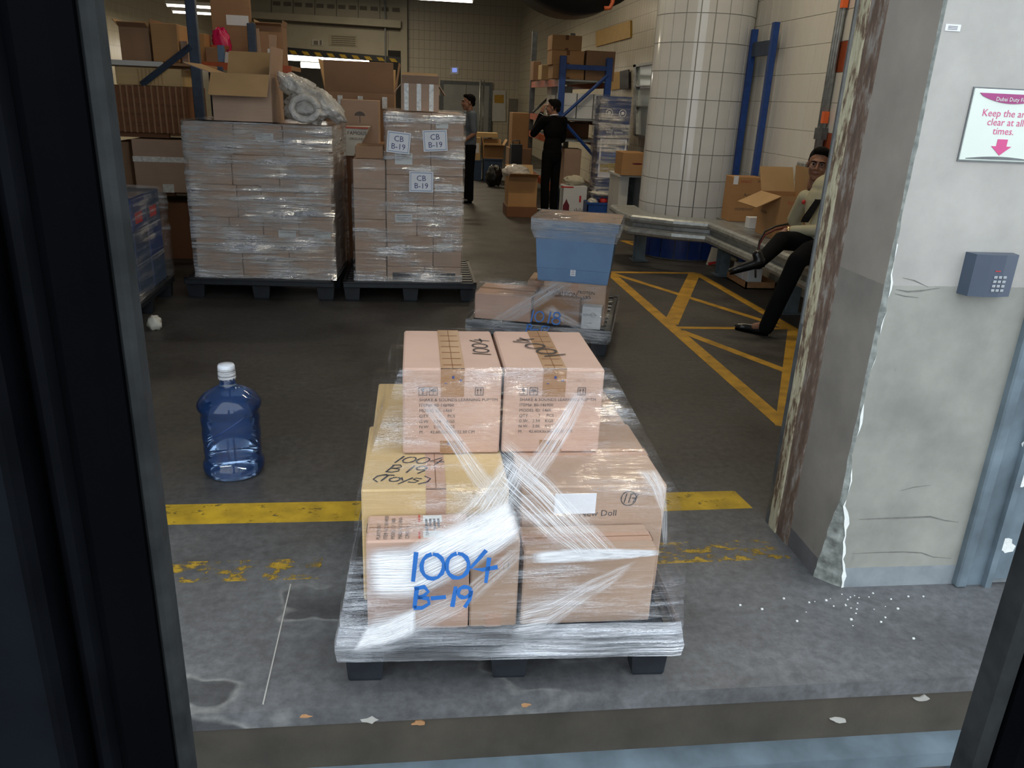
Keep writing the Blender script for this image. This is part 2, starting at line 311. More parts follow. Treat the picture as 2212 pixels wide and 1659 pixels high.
def empty(name, label, cat, loc=(0,0,0), rz=0, group=None):
    o = bpy.data.objects.new(name, None); COL.objects.link(o); o.location = loc; o.rotation_euler = (0,0,rz); o.empty_display_size = .1
    return tag(o, label, cat, group)
def struct(o): o['kind'] = 'structure'; return o
def T(x=0, y=0, z=0, rx=0, ry=0, rz=0):
    return Matrix.Translation((x, y, z)) @ Matrix.Rotation(rz, 4, 'Z') @ Matrix.Rotation(ry, 4, 'Y') @ Matrix.Rotation(rx, 4, 'X')
def FRONT(x, y, z, rot=0): return T(x, y, z) @ Matrix.Rotation(R(90), 4, 'X') @ Matrix.Rotation(rot, 4, 'Z')   # drawing plane upright, seen from -Y
def TOP(x, y, z, rot=0): return T(x, y, z, rz=rot)
def text(body, size, mat, parent, mw, name='printed_text', align='LEFT', sx=1, space=1, label=None):
    c = bpy.data.curves.new(name, 'FONT'); c.body = body; c.size = size; c.align_x = align; c.extrude = 0; c.space_line = space; c.resolution_u = 2
    o = bpy.data.objects.new(name, c); COL.objects.link(o); o.parent = parent; o.matrix_local = mw @ Matrix.Diagonal((sx, 1, 1, 1)); c.materials.append(M[mat])
    PENDING.append(o); return o
def _ell(cx, cy, rx, ry, a0=0, a1=360, n=14): return [(cx+rx*math.cos(R(a0+(a1-a0)*i/n)), cy+ry*math.sin(R(a0+(a1-a0)*i/n))) for i in range(n+1)]
GLY = {'1': [[(.45, 0), (.55, 1)]], '0': [_ell(.5, .5, .36, .42, 95, 450)], '4': [[(.62, 1), (.12, .40), (.5, .34), (1.0, .42)], [(.72, .75), (.62, -.12)]],
 'B': [[(.15, 0), (.22, 1)], [(.1, .95), (.55, 1.02), (.75, .78), (.5, .55), (.25, .52)], [(.3, .53), (.75, .45), (.82, .2), (.5, 0), (.12, .02)]], '-': [[(.15, .45), (.85, .5)]],
 '9': [_ell(.45, .7, .3, .26, 20, 380), [(.75, .75), (.72, .35), (.5, -.05)]], '8': [_ell(.5, .74, .26, .24, -90, 270), _ell(.5, .25, .33, .26, 90, 450)], '7': [[(.1, .95), (.85, .95), (.4, 0)], [(.25, .5), (.8, .52)]],
 'T': [[(.05, .95), (.95, 1)], [(.5, 1), (.42, 0)]], 'o': [_ell(.5, .35, .36, .34, 90, 440)], 'y': [[(.1, .7), (.4, .2)], [(.9, .75), (.3, -.35)]], 's': [[(.85, .65), (.4, .72), (.3, .48), (.75, .3), (.6, .02), (.1, .05)]],
 '(': [[(.9, 1.1), (.35, .75), (.3, .2), (.8, -.2)]], ')': [[(.1, 1.1), (.7, .75), (.7, .2), (.2, -.2)]], 'O': [_ell(.5, .5, .6, .62, 70, 440, 22)], '/': [[(.3, 0), (.6, 1)]]}
def hand(txt, size, width, mat, parent, mw, name='handwriting', pitch=.95, slant=.1, zoff=0):
    b = MB(); x = 0
    for ch in txt:
        for st in GLY.get(ch, []):
            p = [Vector(((x+a+slant*c)*size, c*size, 0)) for a, c in st]
            vs = []
            for i, q in enumerate(p):
                d = (p[min(i+1, len(p)-1)]-p[max(i-1, 0)]).normalized(); n = Vector((-d.y, d.x, 0))*width/2*(1+.18*math.sin(i*2.1+x))
                vs += [q+n, q-n]
            b.add(vs, [(2*i, 2*i+1, 2*i+3, 2*i+2) for i in range(len(p)-1)])
        x += pitch*(.72 if ch in '1(/)' else 1)
    return b.build(name, mat, parent, mw)
class Frame:                                  # upright local frame: origin on the ground, x along the front, y into the depth
    def __init__(s, o, rz): s.o = Vector((o[0], o[1], 0)); s.rz = rz; s.x = Vector((math.cos(rz), math.sin(rz), 0)); s.y = Vector((-math.sin(rz), math.cos(rz), 0))
    def px(s, x, y, d):                       # pixel on the upright plane local y = d -> local (x, z)
        r = ray(x, y); p0 = s.o+s.y*d; t = (p0-EYE).dot(s.y)/r.dot(s.y); p = EYE+r*t
        return (p-s.o).dot(s.x), p.z
    def flat(s, x, y, z):                     # pixel at height z -> local (x, y)
        p = PZ(x, y, z)-s.o; return p.dot(s.x), p.dot(s.y)
    def w(s, lx, ly, lz): return s.o+s.x*lx+s.y*ly+Vector((0, 0, lz))
WORLD = Frame((0, 0), 0)
def carton(fr, x0, x1, y0, y1, z0, z1, mat, label, group=None, rz=0, tape=None, name='carton', bev=.005, cat='box', tapew=.05):
    cx, cy = (x0+x1)/2, (y0+y1)/2; w, d, h = x1-x0, y1-y0, z1-z0
    b = MB().bevbox(-w/2, w/2, -d/2, d/2, 0, h, bev)
    o = b.build(name, mat); o.location = fr.w(cx, cy, z0); o.rotation_euler = (0, 0, fr.rz+rz); tag(o, label, cat, group)
    o['_d'] = 0; del o['_d']
    if tape:                                  # strip along the top seam, folded down front
        tm, along = tape; e = .0012; t2 = tapew/2
        t = MB()
        if along == 'y':
            t.box(-t2, t2, -d/2-e, d/2+e, h-.0005, h+e); t.box(-t2, t2, -d/2-e, -d/2+.0005, h*.68, h+e); t.box(-t2, t2, -d/2-e, -d/2+.0005, 0.002, h*.16)
        else:
            t.box(-w/2-e, w/2+e, -t2, t2, h-.0005, h+e); t.box(-w/2-e, -w/2+.0005, -t2, t2, h*.7, h+e); t.box(w/2-.0005, w/2+e, -t2, t2, h*.7, h+e)
        t.build('tape', tm, o)
        s = MB()
        if along == 'y': s.box(-.0012, .0012, -d/2+.004, d/2-.004, h+e-.0003, h+e+.0006)
        else: s.box(-w/2+.004, w/2-.004, -.0012, .0012, h+e-.0003, h+e+.0006)
        s.build('flap_seam', 'card_dark', o)
    return o
def open_carton(fr, x0, x1, y0, y1, z0, z1, mat, label, flaps, group=None, rz=0, name='open_carton', inside='card_inside', fl=.6, tilt=0):
    """flaps: angles in degrees above horizontal outward for (front, back, left, right); None = missing"""
    cx, cy = (x0+x1)/2, (y0+y1)/2; w, d, h = x1-x0, y1-y0, z1-z0; t = .007
    o = empty(name, label, 'box', fr.w(cx, cy, z0), fr.rz+rz, group)
    if tilt: o.rotation_euler = (0, tilt, fr.rz+rz)
    b = MB(); b.box(-w/2, w/2, -d/2, d/2, 0, t)
    for (a0, a1, c0, c1) in ((-w/2, w/2, -d/2, -d/2+t), (-w/2, w/2, d/2-t, d/2), (-w/2, -w/2+t, -d/2+t, d/2-t), (w/2-t, w/2, -d/2+t, d/2-t)): b.box(a0, a1, c0, c1, t, h)
    b.build('body', mat, o)
    L1 = min(w, d)*fl if not isinstance(fl, (tuple, list)) else None
    for k, a in enumerate(flaps):
        if a is None: continue
        lf = L1 if L1 else fl[k]; ww = (w if k < 2 else d)-.008
        f = MB().box(-ww/2, ww/2, 0, lf, -t*.7, 0, 0).box(-ww/2, ww/2, 0, lf, 0, t*.25, 1)
        ang = R(a); base = [T(0, -d/2+.003, h, rz=math.pi), T(0, d/2-.003, h), T(-w/2+.003, 0, h, rz=R(90)), T(w/2-.003, 0, h, rz=R(-90))][k]
        f.build('flap', [mat, inside], o, base @ Matrix.Rotation(ang, 4, 'X'))
    return o
def label_on(o, name, mat, x0, x1, z0, z1, y, e=.0016, rot=0):      # paper stuck on the front face of a carton
    w, h = x1-x0, z1-z0
    return MB().box(-w/2, w/2, 0, e, -h/2, h/2).build(name, mat, o, T((x0+x1)/2, y-e, (z0+z1)/2) @ Matrix.Rotation(rot, 4, 'Y'))
def film_shell(name, label, hw, hd, h, z0, mat, fr, cx, cy, amp=.006, seed=0, top=True, taper=0, nx=36, nz=44, rz=0, group=None, parent=None):
    b = MB(); per = []
    n = nx
    for (a, c) in ((-1, -1), (1, -1), (1, 1), (-1, 1)):
        pass
    ring = [(-hw+2*hw*i/n, -hd) for i in range(n)]+[(hw, -hd+2*hd*i/n) for i in range(n)]+[(hw-2*hw*i/n, hd) for i in range(n)]+[(-hw, hd-2*hd*i/n) for i in range(n)]
    k = len(ring); vs = []
    for j in range(nz+1):
        f = j/nz; sc = 1-taper*f
        for (x, y) in ring:
            d = noise.noise(Vector((x*2+seed, y*2, f*h*9)))*amp+noise.noise(Vector((x*6+seed, y*6, f*h*26)))*amp*.5+amp
            nx_ = Vector((x/hw if abs(abs(x)-hw) < 1e-6 else 0, y/hd if abs(abs(y)-hd) < 1e-6 else 0, 0))
            vs.append((x*sc+nx_.x*d, y*sc+nx_.y*d, z0+f*h))
    fs = [(j*k+i, j*k+(i+1) % k, (j+1)*k+(i+1) % k, (j+1)*k+i) for j in range(nz) for i in range(k)]
    b.add(vs, fs, 0, True)
    if top:
        vs = []; m_ = 16
        for j in range(m_+1):
            for i in range(m_+1):
                x = -hw+2*hw*i/m_; y = -hd+2*hd*j/m_; vs.append((x*(1-taper), y*(1-taper), z0+h+noise.noise(Vector((x*4, y*4, seed)))*amp+amp*.6))
        b.add(vs, [(j*(m_+1)+i, j*(m_+1)+i+1, (j+1)*(m_+1)+i+1, (j+1)*(m_+1)+i) for j in range(m_) for i in range(m_)], 0, True)
    o = b.build(name, mat, parent)
    if parent is None: o.location = fr.w(cx, cy, 0); o.rotation_euler = (0, 0, fr.rz+rz); tag(o, label, 'plastic film', group)
    return o
def grid_patch(b, P, nu, nv, mi=0):           # P(u, v) -> point
    vs = [P(i/nu, j/nv) for j in range(nv+1) for i in range(nu+1)]
    b.add(vs, [(j*(nu+1)+i, j*(nu+1)+i+1, (j+1)*(nu+1)+i+1, (j+1)*(nu+1)+i) for j in range(nv) for i in range(nu)], mi, True)
def blobs(name, items, mat, parent, voxel=.012, smooth=4, mw=None):
    """items: ('c', p0, r0, p1, r1) tapered limb, ('e', centre, radii, optional rotation matrix); fused into one skin"""
    b = MB()
    for it in items:
        if it[0] == 'c':
            p0, r0, p1, r1 = Vector(it[1]), it[2], Vector(it[3]), it[4]; d = p1-p0; nseg = 6
            b.tube([p0+d*i/nseg for i in range(nseg+1)], [r0+(r1-r0)*i/nseg for i in range(nseg+1)], 14)
            b.ball(p0, r0, 14); b.ball(p1, r1, 14)
        else: b.ball(it[1], it[2], 18, mat=it[3] if len(it) > 3 else None)
    me = bpy.data.meshes.new(name); me.from_pydata(b.v, [], b.f); me.materials.append(M[mat])
    o = link(name, me, parent, mw)
    r = o.modifiers.new('r', 'REMESH'); r.mode = 'VOXEL'; r.voxel_size = voxel; r.use_smooth_shade = True
    s = o.modifiers.new('s', 'SMOOTH'); s.iterations = smooth; s.factor = .5
    PENDING.append(o); return o
def copy_tree(o, parent=None):
    c = o.copy(); COL.objects.link(c)
    if parent is not None: c.parent = parent
    for ch in list(o.children): copy_tree(ch, c)
    return c
# ------------------------------------------------------------------ the setting
WR, WL, WB, ZC = 3.70, -6.6, 30.0, 5.5        # right wall, left wall, back wall, ceiling
DV = 1.87                                     # dock edge
def slab(name, pts, v, th, mat, parent=None, mi=0):       # pixel outline on the upright plane at depth v, with thickness towards the camera
    q = [PV(x, y, v) for x, y in pts]
    return MB().prism([(p.x, p.z) for p in q], lambda a, b, h: (a, h, b), v-th, v).build(name, mat, parent)
def slabU(name, pts, u, th, mat, parent=None):
    q = [PU(x, y, u) for x, y in pts]
    return MB().prism([(p.y, p.z) for p in q], lambda a, b, h: (h, a, b), u-th, u).build(name, mat, parent)
floor = struct(MB().box(WL, 3.9, DV, 40, -.06, 0).build('floor', 'floor'))
struct(MB().box(WL, 3.9, DV+.005, 2.4, -1.05, -.06).build('wall_dock', 'dock'))
dk = struct(MB().box(WL, 3.9, DV-.085, DV+.005, -.28, -.225).box(WL, 3.9, DV-.05, DV+.005, -1.0, -.28, 1).build('trim_1', ['bumper', 'yard']))
tag(dk, 'blue grey steel bumper angle running along the dock face')
for k in range(9): MB().box(-1.2+k*.42, -1.08+k*.42, DV-.075, DV-.045, -.9, -.28).build('bumper_rib', 'bumper', dk)
for k, (x, y, s) in enumerate(((800, 1553, .035), (1810, 1553, .03), (1990, 1508, .03), (660, 1545, .02), (1135, 1520, .018), (905, 1560, .02))):
    p = PV(x, y, DV+.005); b = MB(); a = []
    for i in range(9): t = i*2*math.pi/9; r = s*(.35+.6*random.random()); a.append((p.x+1.3*r*math.cos(t), p.z+.6*r*math.sin(t)))
    b.prism(a, lambda q, w, h: (q, h, w), DV-.001, DV+.006).build('paint_chip', 'grout_light' if k < 3 else 'wood', bpy.data.objects['wall_dock'])
yard = struct(MB().box(-14, 14, -14, DV-.05, -1.1, -1.05).build('ground', 'yard'))
struct(MB().box(WL, 3.9, 2.37, 40, ZC, ZC+.1).build('ceiling', 'ceil'))
# painted lines on the floor
def paint(name, pts, mat, z=.0012):
    b = MB(); b.prism([(p.x, p.y) for p in pts], lambda a, c, h: (a, c, h), -.0005, z); return b.build(name, mat, floor)
V2 = lambda u, v: Vector((u, v, 0))
paint('painted_line', [V2(-6, 2.945), V2(-.205, 2.945), V2(-.23, 3.115), V2(-6, 3.10)], 'line'); paint('painted_line', [V2(.60, 2.96), V2(1.51, 2.985), V2(1.49, 3.15), V2(.60, 3.135)], 'line')
paint('painted_line', [V2(-6, 2.53), V2(-.35, 2.53), V2(-.35, 2.665), V2(-6, 2.675)], 'line_worn'); paint('painted_line', [V2(.62, 2.555), V2(1.50, 2.575), V2(1.45, 2.72), V2(.62, 2.71)], 'line_worn')
def strip(pa, pb, w, mat='line_thin'):
    a, b = PZ(*pa), PZ(*pb); d = (b-a).normalized(); n = Vector((-d.y, d.x, 0))*w/2
    return paint('painted_line', [a-n, b-n, b+n, a+n], mat, .0010+random.random()*.0006)
HT = [((1318, 588), (1503, 590), .075), ((1503, 590), (1722, 716), .085), ((1715, 716), (1694, 922), .10), ((1320, 592), (1694, 918), .10), ((1500, 592), (1449, 700), .12), ((1320, 590), (1722, 716), .07), ((1449, 708), (1722, 710), .06), ((1470, 715), (1700, 802), .08), ((1345, 520), (1400, 540), .08), ((1345, 520), (1385, 524), .06)]
for a, b, w in HT: strip(a, b, w)
strip((568, 1522), (628, 1262), .004, 'grout_light')
# front wall: right pier with broken corner, left pier, lintel
JU, JV, JT = 1.53, 2.37, .455
def cham(z):
    n = .5+.5*noise.noise(Vector((0, 3.1, z*6))); n2 = .5+.5*noise.noise(Vector((5, 1, z*19)))
    c = .003+.010*n*n2*2
    if z < .36: c += .072*(1-z/.36)**.7*(.65+.6*n2)
    if .30 < z < .95: c += .020*max(0, math.sin((z-.30)/.65*math.pi*2.5))*n2
    if .95 < z < 1.2: c += .016*n2
    return c
zs = [0, .004]+[i*.025 for i in range(1, 70)]+[1.75+i*.25 for i in range(0, 16)]
b = MB(); rows = []
for z in zs:
    c = cham(z); c2 = cham(z+7.7 if z > .36 else z)*1.0
    rows.append([(JU+c, JV, z), (JU+c*.62, JV+c2*.30, z), (JU+c*.25, JV+c2*.75, z), (JU, JV+c2, z), (JU, JV+JT, z), (3.9, JV+JT, z), (3.9, JV, z)])
n = 7; vs = [p for r in rows for p in r]; mi = [1, 1, 1, 2, 0, 0, 0]
for i in range(len(rows)-1):
    for k in range(n):
        q = [rows[i][k], rows[i][(k+1) % n], rows[i+1][(k+1) % n], rows[i+1][k]]; b.quad(*q, mi=mi[k])
b.add(rows[0], [tuple(range(n))]); b.add(rows[-1], [tuple(range(n))])
pier = struct(b.build('wall_front', ['plaster', 'broken', 'reveal']))
b = MB()
for i in range(len(zs)-1):                       # bright rim of torn white plaster along the break
    z0, z1 = zs[i], zs[i+1]
    if z1 > 1.30: break
    w0, w1 = [.030*max(0, noise.noise(Vector((2, 2, z*8)))+.12*noise.noise(Vector((1, 7, z*40)))+.02) + (.012*(.5+noise.noise(Vector((9, 2, z*30)))) if z < .3 else 0) for z in (z0, z1)]
    w0, w1 = max(0, w0), max(0, w1)
    if w0+w1 < .0015: continue
    c0, c1 = cham(z0), cham(z1)
    b.quad((JU+c0*.95, JV-.002, z0), (JU+c0+w0, JV-.001, z0), (JU+c1+w1, JV-.001, z1), (JU+c1*.95, JV-.002, z1))
b.build('broken_plaster_edge', 'chalk', pier)
struct(MB().box(WL, -1.75, JV, JV+JT, 0, ZC).build('wall_front_left', 'plaster'))
struct(MB().box(-1.75, JU, JV, JV+JT, 3.9, ZC).build('wall_lintel', 'plaster'))
g = struct(MB().box(JU-.012, JU+.004, JV+JT-.055, JV+JT+.012, 0, 3.9).build('trim_2', 'flake')); tag(g, 'flaking cream painted corner guard on the doorway reveal')
MB().box(JU-.006, JU+.004, JV+JT-.155, JV+JT-.054, 0, 3.9).build('rusty_strip', 'rust', g)
MB().box(JU-.008, JU+.06, JV+JT+.012, JV+JT+.05, 0, 3.9).build('shutter_track', 'steel_dark', g)
MB().box(JU-.013, JU-.005, JV+JT+.015, JV+JT+.03, .9, 3.9).build('track_lip', 'steel', g)
tr = struct(MB().bevbox(2.055, 2.10, JV-.03, JV+.01, 0, 3.9, .006).box(2.10, 2.17, JV-.012, JV+.01, 0, 3.9).box(2.17, 2.195, JV-.035, JV+.01, .0, 3.9).box(2.195, 3.0, JV-.02, JV+.01, .03, 3.9).build('trim_3', 'bumper')); tag(tr, 'blue grey painted steel door track beside the pier')
for (x, y, s) in ((2205, 950, .045), (2180, 1040, .03), (2150, 1180, .03)):
    p = PV(x, y, JV-.02); a = []
    for i in range(11): t = i*2*math.pi/11; r = s*(.5+.7*random.random()); a.append((p.x+r*math.cos(t)+.05, p.z+1.3*r*math.sin(t)))
    MB().prism(a, lambda q, w, h: (q, h, w), JV-.022, JV-.019).build('paint_smear', 'chalk', tr)
for k in range(34):                              # plaster crumbs fallen at the foot of the pier
    p = Vector((1.50+random.gauss(.05, .14), 2.33-abs(random.gauss(0, .10)), 0)); s = random.uniform(.0015, .0042)
    if p.y < DV+.05: continue
    if k == 0: crumbs = MB()
    crumbs.box(p.x-s, p.x+s, p.y-s*.7, p.y+s*.7, 0, s*1.2)
tag(crumbs.build('plaster_crumbs', 'chalk'), 'white plaster crumbs scattered below the broken pier corner', 'debris', kind='stuff')
for k, (a, c) in enumerate((((2005, 700), (2110, 716)), ((1990, 625), (2090, 640)))): pass
def scuff(pts, w):
    q = [PV(x, y, JV) for x, y in pts]; b = MB(); vs = []
    for i, p in enumerate(q): e = w*(.25+.75*math.sin(math.pi*i/(len(q)-1))); vs += [(p.x, JV-.0008, p.z-e), (p.x, JV-.0008, p.z+e)]
    b.add(vs, [(2*i, 2*i+1, 2*i+3, 2*i+2) for i in range(len(q)-1)]); b.build('scuff_mark', 'scuff', pier)
M['scuff'] = simple('scuff_dirt', (.135, .135, .12), .8, var=.3, scale=30)
scuff([(1855, 1122), (1900, 1120), (1960, 1118), (2010, 1116), (2040, 1124), (2070, 1128)], .0035); scuff([(1840, 1196), (1900, 1193), (1950, 1192), (1990, 1194), (2015, 1203), (2055, 1206)], .0025)
scuff([(1935, 625), (1960, 630), (1990, 628), (2030, 622)], .003); scuff([(1932, 634), (1955, 640), (1985, 643)], .002); scuff([(1950, 600), (1975, 606), (2005, 620)], .002); scuff([(1945, 1060), (1975, 1052), (2010, 1048)], .0015)
# side walls
wr = struct(MB().box(WR+.008, 3.9, JV+JT, WB+10, 0, ZC).build('wall_right', 'tilewall'))
TW, THh = .157, .254
tm = MB().bevbox(0, .010, 0, TW-.0035, 0, THh-.004, .0015).mesh('tile', 'tile'); tm_r = MB().bevbox(0, .010, 0, TW-.0035, 0, THh-.004, .0015).mesh('tile', 'tile_red')
zr0 = 1.767-4*THh
for r in range(9):
    for c in range(21):
        v = 6.0+c*TW; red = (r in (2, 5, 8)) and v < 7.12
        o = link('tile', tm_r if red else tm, wr); o.location = (WR-.002, v, zr0+r*THh)
struct(MB().box(WL-.2, WL, JV, WB+10, 0, ZC).build('wall_left', 'tilewall_left'))
# tiled column
CC = Vector((3.19, 9.25, 0)); CR = .535; NC = 22
col = struct(MB().lathe([(CR-.012, 0), (CR-.012, ZC)], 44, (CC.x, CC.y, 0)).build('column', 'grout_light'))
col['label'] = 'round white tiled column with a blue tiled foot'
def curved_tile(h, mat, r=CR, k=4):
    b = MB(); a = 2*math.pi/NC; g_ = .006/r; out = []; 
    for z in (0, h-.007):
        for rr in (r-.013, r):
            out.append([(rr*math.cos(g_+(a-2*g_)*i/k), rr*math.sin(g_+(a-2*g_)*i/k), z) for i in range(k+1)])
    i0, o0, i1, o1 = out
    for q, w in ((o0, o1), (i1, i0), (i0, o0), (o1, i1)):
        for i in range(k): b.quad(q[i], q[i+1], w[i+1], w[i])
    b.quad(i0[0], o0[0], o1[0], i1[0]); b.quad(i0[k], o0[k], o1[k], i1[k])
    return b.mesh('tile', mat)
ct = curved_tile(.285, 'tile_col'); cbl = curved_tile(.30, 'tile_blue', CR+.02)
for r in range(15):
    for k in range(NC):
        if k > 19 or k < 2 : pass
        ang = 2*math.pi*k/NC
        if math.cos(ang+.14-R(250)) < -.25: continue           # the far side faces the wall
        o = link('tile', ct, col); o.location = (CC.x, CC.y, .33+r*.285); o.rotation_euler = (0, 0, ang)
for k in range(NC):
    o = link('blue_tile', cbl, col); o.location = (CC.x, CC.y, .02); o.rotation_euler = (0, 0, 2*math.pi*k/NC)
# back wall
uC = PV(880, 120, WB).x; uR = PV(866, 120, WB).x; uL = PV(545, 120, WB).x
wb = struct(MB().box(uC, 3.75, WB, WB+.3, 0, ZC).build('wall_back', 'grout'))
tb = MB().bevbox(0, .186, -.01, .004, 0, .294, .003).mesh('tile', 'tile_back')
for r in range(12):
    for c in range(21):
        o = link('tile', tb, wb); o.location = (uC+.02+c*.19, WB, 1.65+r*.30)
for r in range(5):
    for c in range(8):
        o = link('tile', tb, wb); o.location = (uC+.02+(c if c < 5 else c+11)*.19, WB, .15+r*.30)
struct(MB().box(uR, uC, WB-.25, WB+.3, 0, ZC).build('trim_4', 'ivory'))
struct(MB().box(WL, uL-.4, WB, WB+.3, 0, ZC).build('wall_back_left', 'beige'))
hz = struct(MB().box(uL-.6, uR, WB-.1, WB+.3, 3.05, ZC).build('wall_above_shutter', 'ivory'))
# ribbed grille band, beam and skirt of the roller shutter
bm_ = slab('shutter_beam', [(540, 40), (866, 62), (866, 46), (540, 26)], WB-.1, .35, 'ivory', hz)
slab('beam_shadow_gap', [(540, 46), (866, 68), (866, 62), (540, 40)], WB-.1, .05, 'vent', hz)
for k in range(12):
    x = 590+k*23.4; y = 3+k*1.25
    slab('vent_grille', [(x, y), (x+15.5, y+.8), (x+15.5, y+9.5), (x, y+8.5)], WB-.1, .03, 'vent', hz)
for k in range(7): x = 586+k*46.8; slab('panel_joint', [(x, 0), (x+1.4, 0), (x+1.4, 34+k*2), (x, 34+k*2)], WB-.1, .02, 'vent', hz)
slab('shutter_skirt', [(555, 52), (838, 70), (838, 122), (555, 96)], WB-.08, .10, 'ivory', hz)
s = slab('shutter_notice', [(711, 73), (772, 76), (772, 101), (711, 98)], WB-.18, .03, 'beige', hz)
for k in range(5): slab('notice_line', [(716, 77+k*4.4), (768, 79.5+k*4.4), (768, 81.5+k*4.4), (716, 79+k*4.4)], WB-.21, .01, 'vent', hz)
slab('switch_plate', [(674, 85), (698, 86), (698, 99), (674, 98)], WB-.18, .03, 'white_rough', hz); slab('switch', [(678, 88), (687, 88), (687, 97), (678, 96)], WB-.21, .02, 'vent', hz); slab('switch', [(691, 87), (695, 87), (695, 97), (691, 97)], WB-.21, .02, 'vent', hz)
sh = slab('shutter_bottom_rail', [(560, 97), (866, 124), (866, 136), (560, 114)], WB-.18, .08, 'pallet', hz)
for k in range(11):
    x = 570+k*27.0; y = 104+k*2.15
    slab('hazard_stripe', [(x, y), (x+13, y+1.2), (x+19, y+9), (x+6, y+8)], WB-.26, .01, 'yellow', hz)
MB().box(uR-.55, uR-.50, WB-.3, WB-.1, 0, 4.6).build('shutter_guide', 'steel_dark', hz)
# far room behind the half-open shutter
struct(MB().box(WL, 3.9, 40, 40.2, 0, ZC).build('wall_far', 'vent'))
for (x0, x1, y, v, m_) in ((614, 698, 124, 33, 'tube_far'), (700, 797, 131, 33, 'tube_far'), (650, 725, 140, 34.5, 'tube')):
    a, c = PV(x0, y-2, v), PV(x1, y+5, v); z = (a.z+c.z)/2
    l = empty('batten_lamp', 'warm tinted lit batten hanging behind the white pair beyond the shutter' if m_ == 'tube' else 'white lit batten of the end-to-end pair in the dark room beyond the shutter', 'lamp', ((a.x+c.x)/2, v, z), 0, 'battens beyond the shutter'); w = (c.x-a.x)/2
    MB().tube([(-w, 0, 0), (w, 0, 0)], .11).build('tube', m_, l); MB().box(-w, w, -.08, .08, .09, .19).build('housing', 'white_rough', l); [MB().tube([(e*w*.7, 0, .15), (e*w*.7, 0, ZC-z)], .015).build('hanger', 'steel_dark', l) for e in (-1, 1)]
for k, ((u, v, z), p) in enumerate(zip(LAMPS, LPOW)):
    l = empty('batten_lamp', ['upper one of the two lit battens above the left storage rack', 'lit fluorescent batten hanging before the tiled back wall', 'lower one of the two lit battens above the left storage rack'][k] if k < 3 else 'unseen fluorescent batten added under the ceiling to brighten the hall', 'lamp', (u, v, z), 0, 'hall battens')
    MB().box(-.65, .65, -.06, .06, -.01, .05).build('housing', 'white_rough', l); MB().tube([(-.63, 0, -.035), (.63, 0, -.035)], .022).build('tube', 'tube', l)
    [MB().tube([(e*.45, 0, .04), (e*.45, 0, ZC-z)], .006).build('hanger', 'steel_dark', l) for e in (-1, 1)]
# door in the back wall
d0, d1 = PV(957, 180, WB), PV(1057, 180, WB)
dr = struct(MB().box(d0.x, d1.x, WB-.05, WB, 0, d0.z).build('door_1', 'door_grey'))
MB().box(d0.x-.1, d0.x, WB-.09, WB, 0, d0.z+.1).box(d1.x, d1.x+.1, WB-.09, WB, 0, d0.z+.1).box(d0.x, d1.x, WB-.09, WB, d0.z, d0.z+.1).build('door_frame', 'steel_dark', dr)
MB().box((d0.x+d1.x)/2-.01, (d0.x+d1.x)/2+.01, WB-.06, WB-.05, 0, d0.z).build('leaf_gap', 'vent', dr); MB().box((d0.x+d1.x)/2+.06, (d0.x+d1.x)/2+.10, WB-.11, WB-.05, .95, 1.25).build('door_handle', 'steel', dr)
o = slab('wall_sign', [(973, 145), (991, 145), (991, 161), (973, 161)], WB-.012, .03, 'paper'); tag(o, 'small white framed sign with a blue square above the grey door', 'sign'); slab('blue_square', [(977, 147), (987, 147), (987, 156), (977, 156)], WB-.042, .01, 'led_blue', o)
o = slab('notice_board', [(1062, 195), (1092, 196), (1092, 262), (1062, 262)], WB-.012, .04, 'white_rough'); tag(o, 'pale notice panel beside the grey door', 'panel'); slab('yellow_notice', [(1068, 205), (1088, 205), (1088, 223), (1068, 222)], WB-.052, .01, 'yellow_sign', o)
for x in (1036, 1043):
    p = PV(x, 260, 26); tag(MB().tube([(p.x, 26, 0), (p.x, 26, 2.15)], .03, 8).build('steel_post', 'steel'), 'slim pale steel post standing before the grey door', 'post', 'slim posts by the door')
# things fixed to the far right wall
o = slabU('wall_sign', [(1290, 68), (1365, 44), (1365, 81), (1290, 101)], WR+.006, .03, 'yellow_sign'); tag(o, 'plain mustard yellow panel high on the tiled wall', 'sign')
o = slabU('wall_sign', [(1322, 158), (1358, 152), (1358, 190), (1322, 195)], WR+.006, .03, 'yellow_sign'); tag(o, 'small yellow and dark sign on the wall behind the blue rack', 'sign'); slabU('dark_panel', [(1341, 154), (1360, 150), (1360, 192), (1341, 193)], WR-.026, .02, 'pallet', o)
w1 = struct(slabU('window_1', [(1383, 142), (1424, 136), (1424, 300), (1383, 292)], WR+.006, .05, 'pane'))
for pts in ([(1379, 140), (1385, 140), (1385, 295), (1379, 293)], [(1379, 140), (1424, 133), (1424, 139), (1379, 146)], [(1383, 185), (1424, 184), (1424, 187), (1383, 188)], [(1383, 228), (1424, 230), (1424, 233), (1383, 231)], [(1383, 290), (1424, 298), (1424, 304), (1383, 295)]): slabU('window_frame', pts, WR+.006, .09, 'steel', w1)
# round black duct under the ceiling
p = PV(1222, 43, 12.9); rd = 1.15
d = MB(); d.tube([(p.x, 12, p.z+rd+.12), (p.x, 12.0, p.z+rd), (p.x, 12.9, p.z+rd)], [rd*.7, rd, rd], 48); d.tube([(p.x, 12.45, p.z+rd*1.6), (p.x, 12.45, ZC)], .3, 20); d = struct(d.build('ceiling_duct', 'duct')); d['label'] = 'large round black duct hanging under the ceiling'

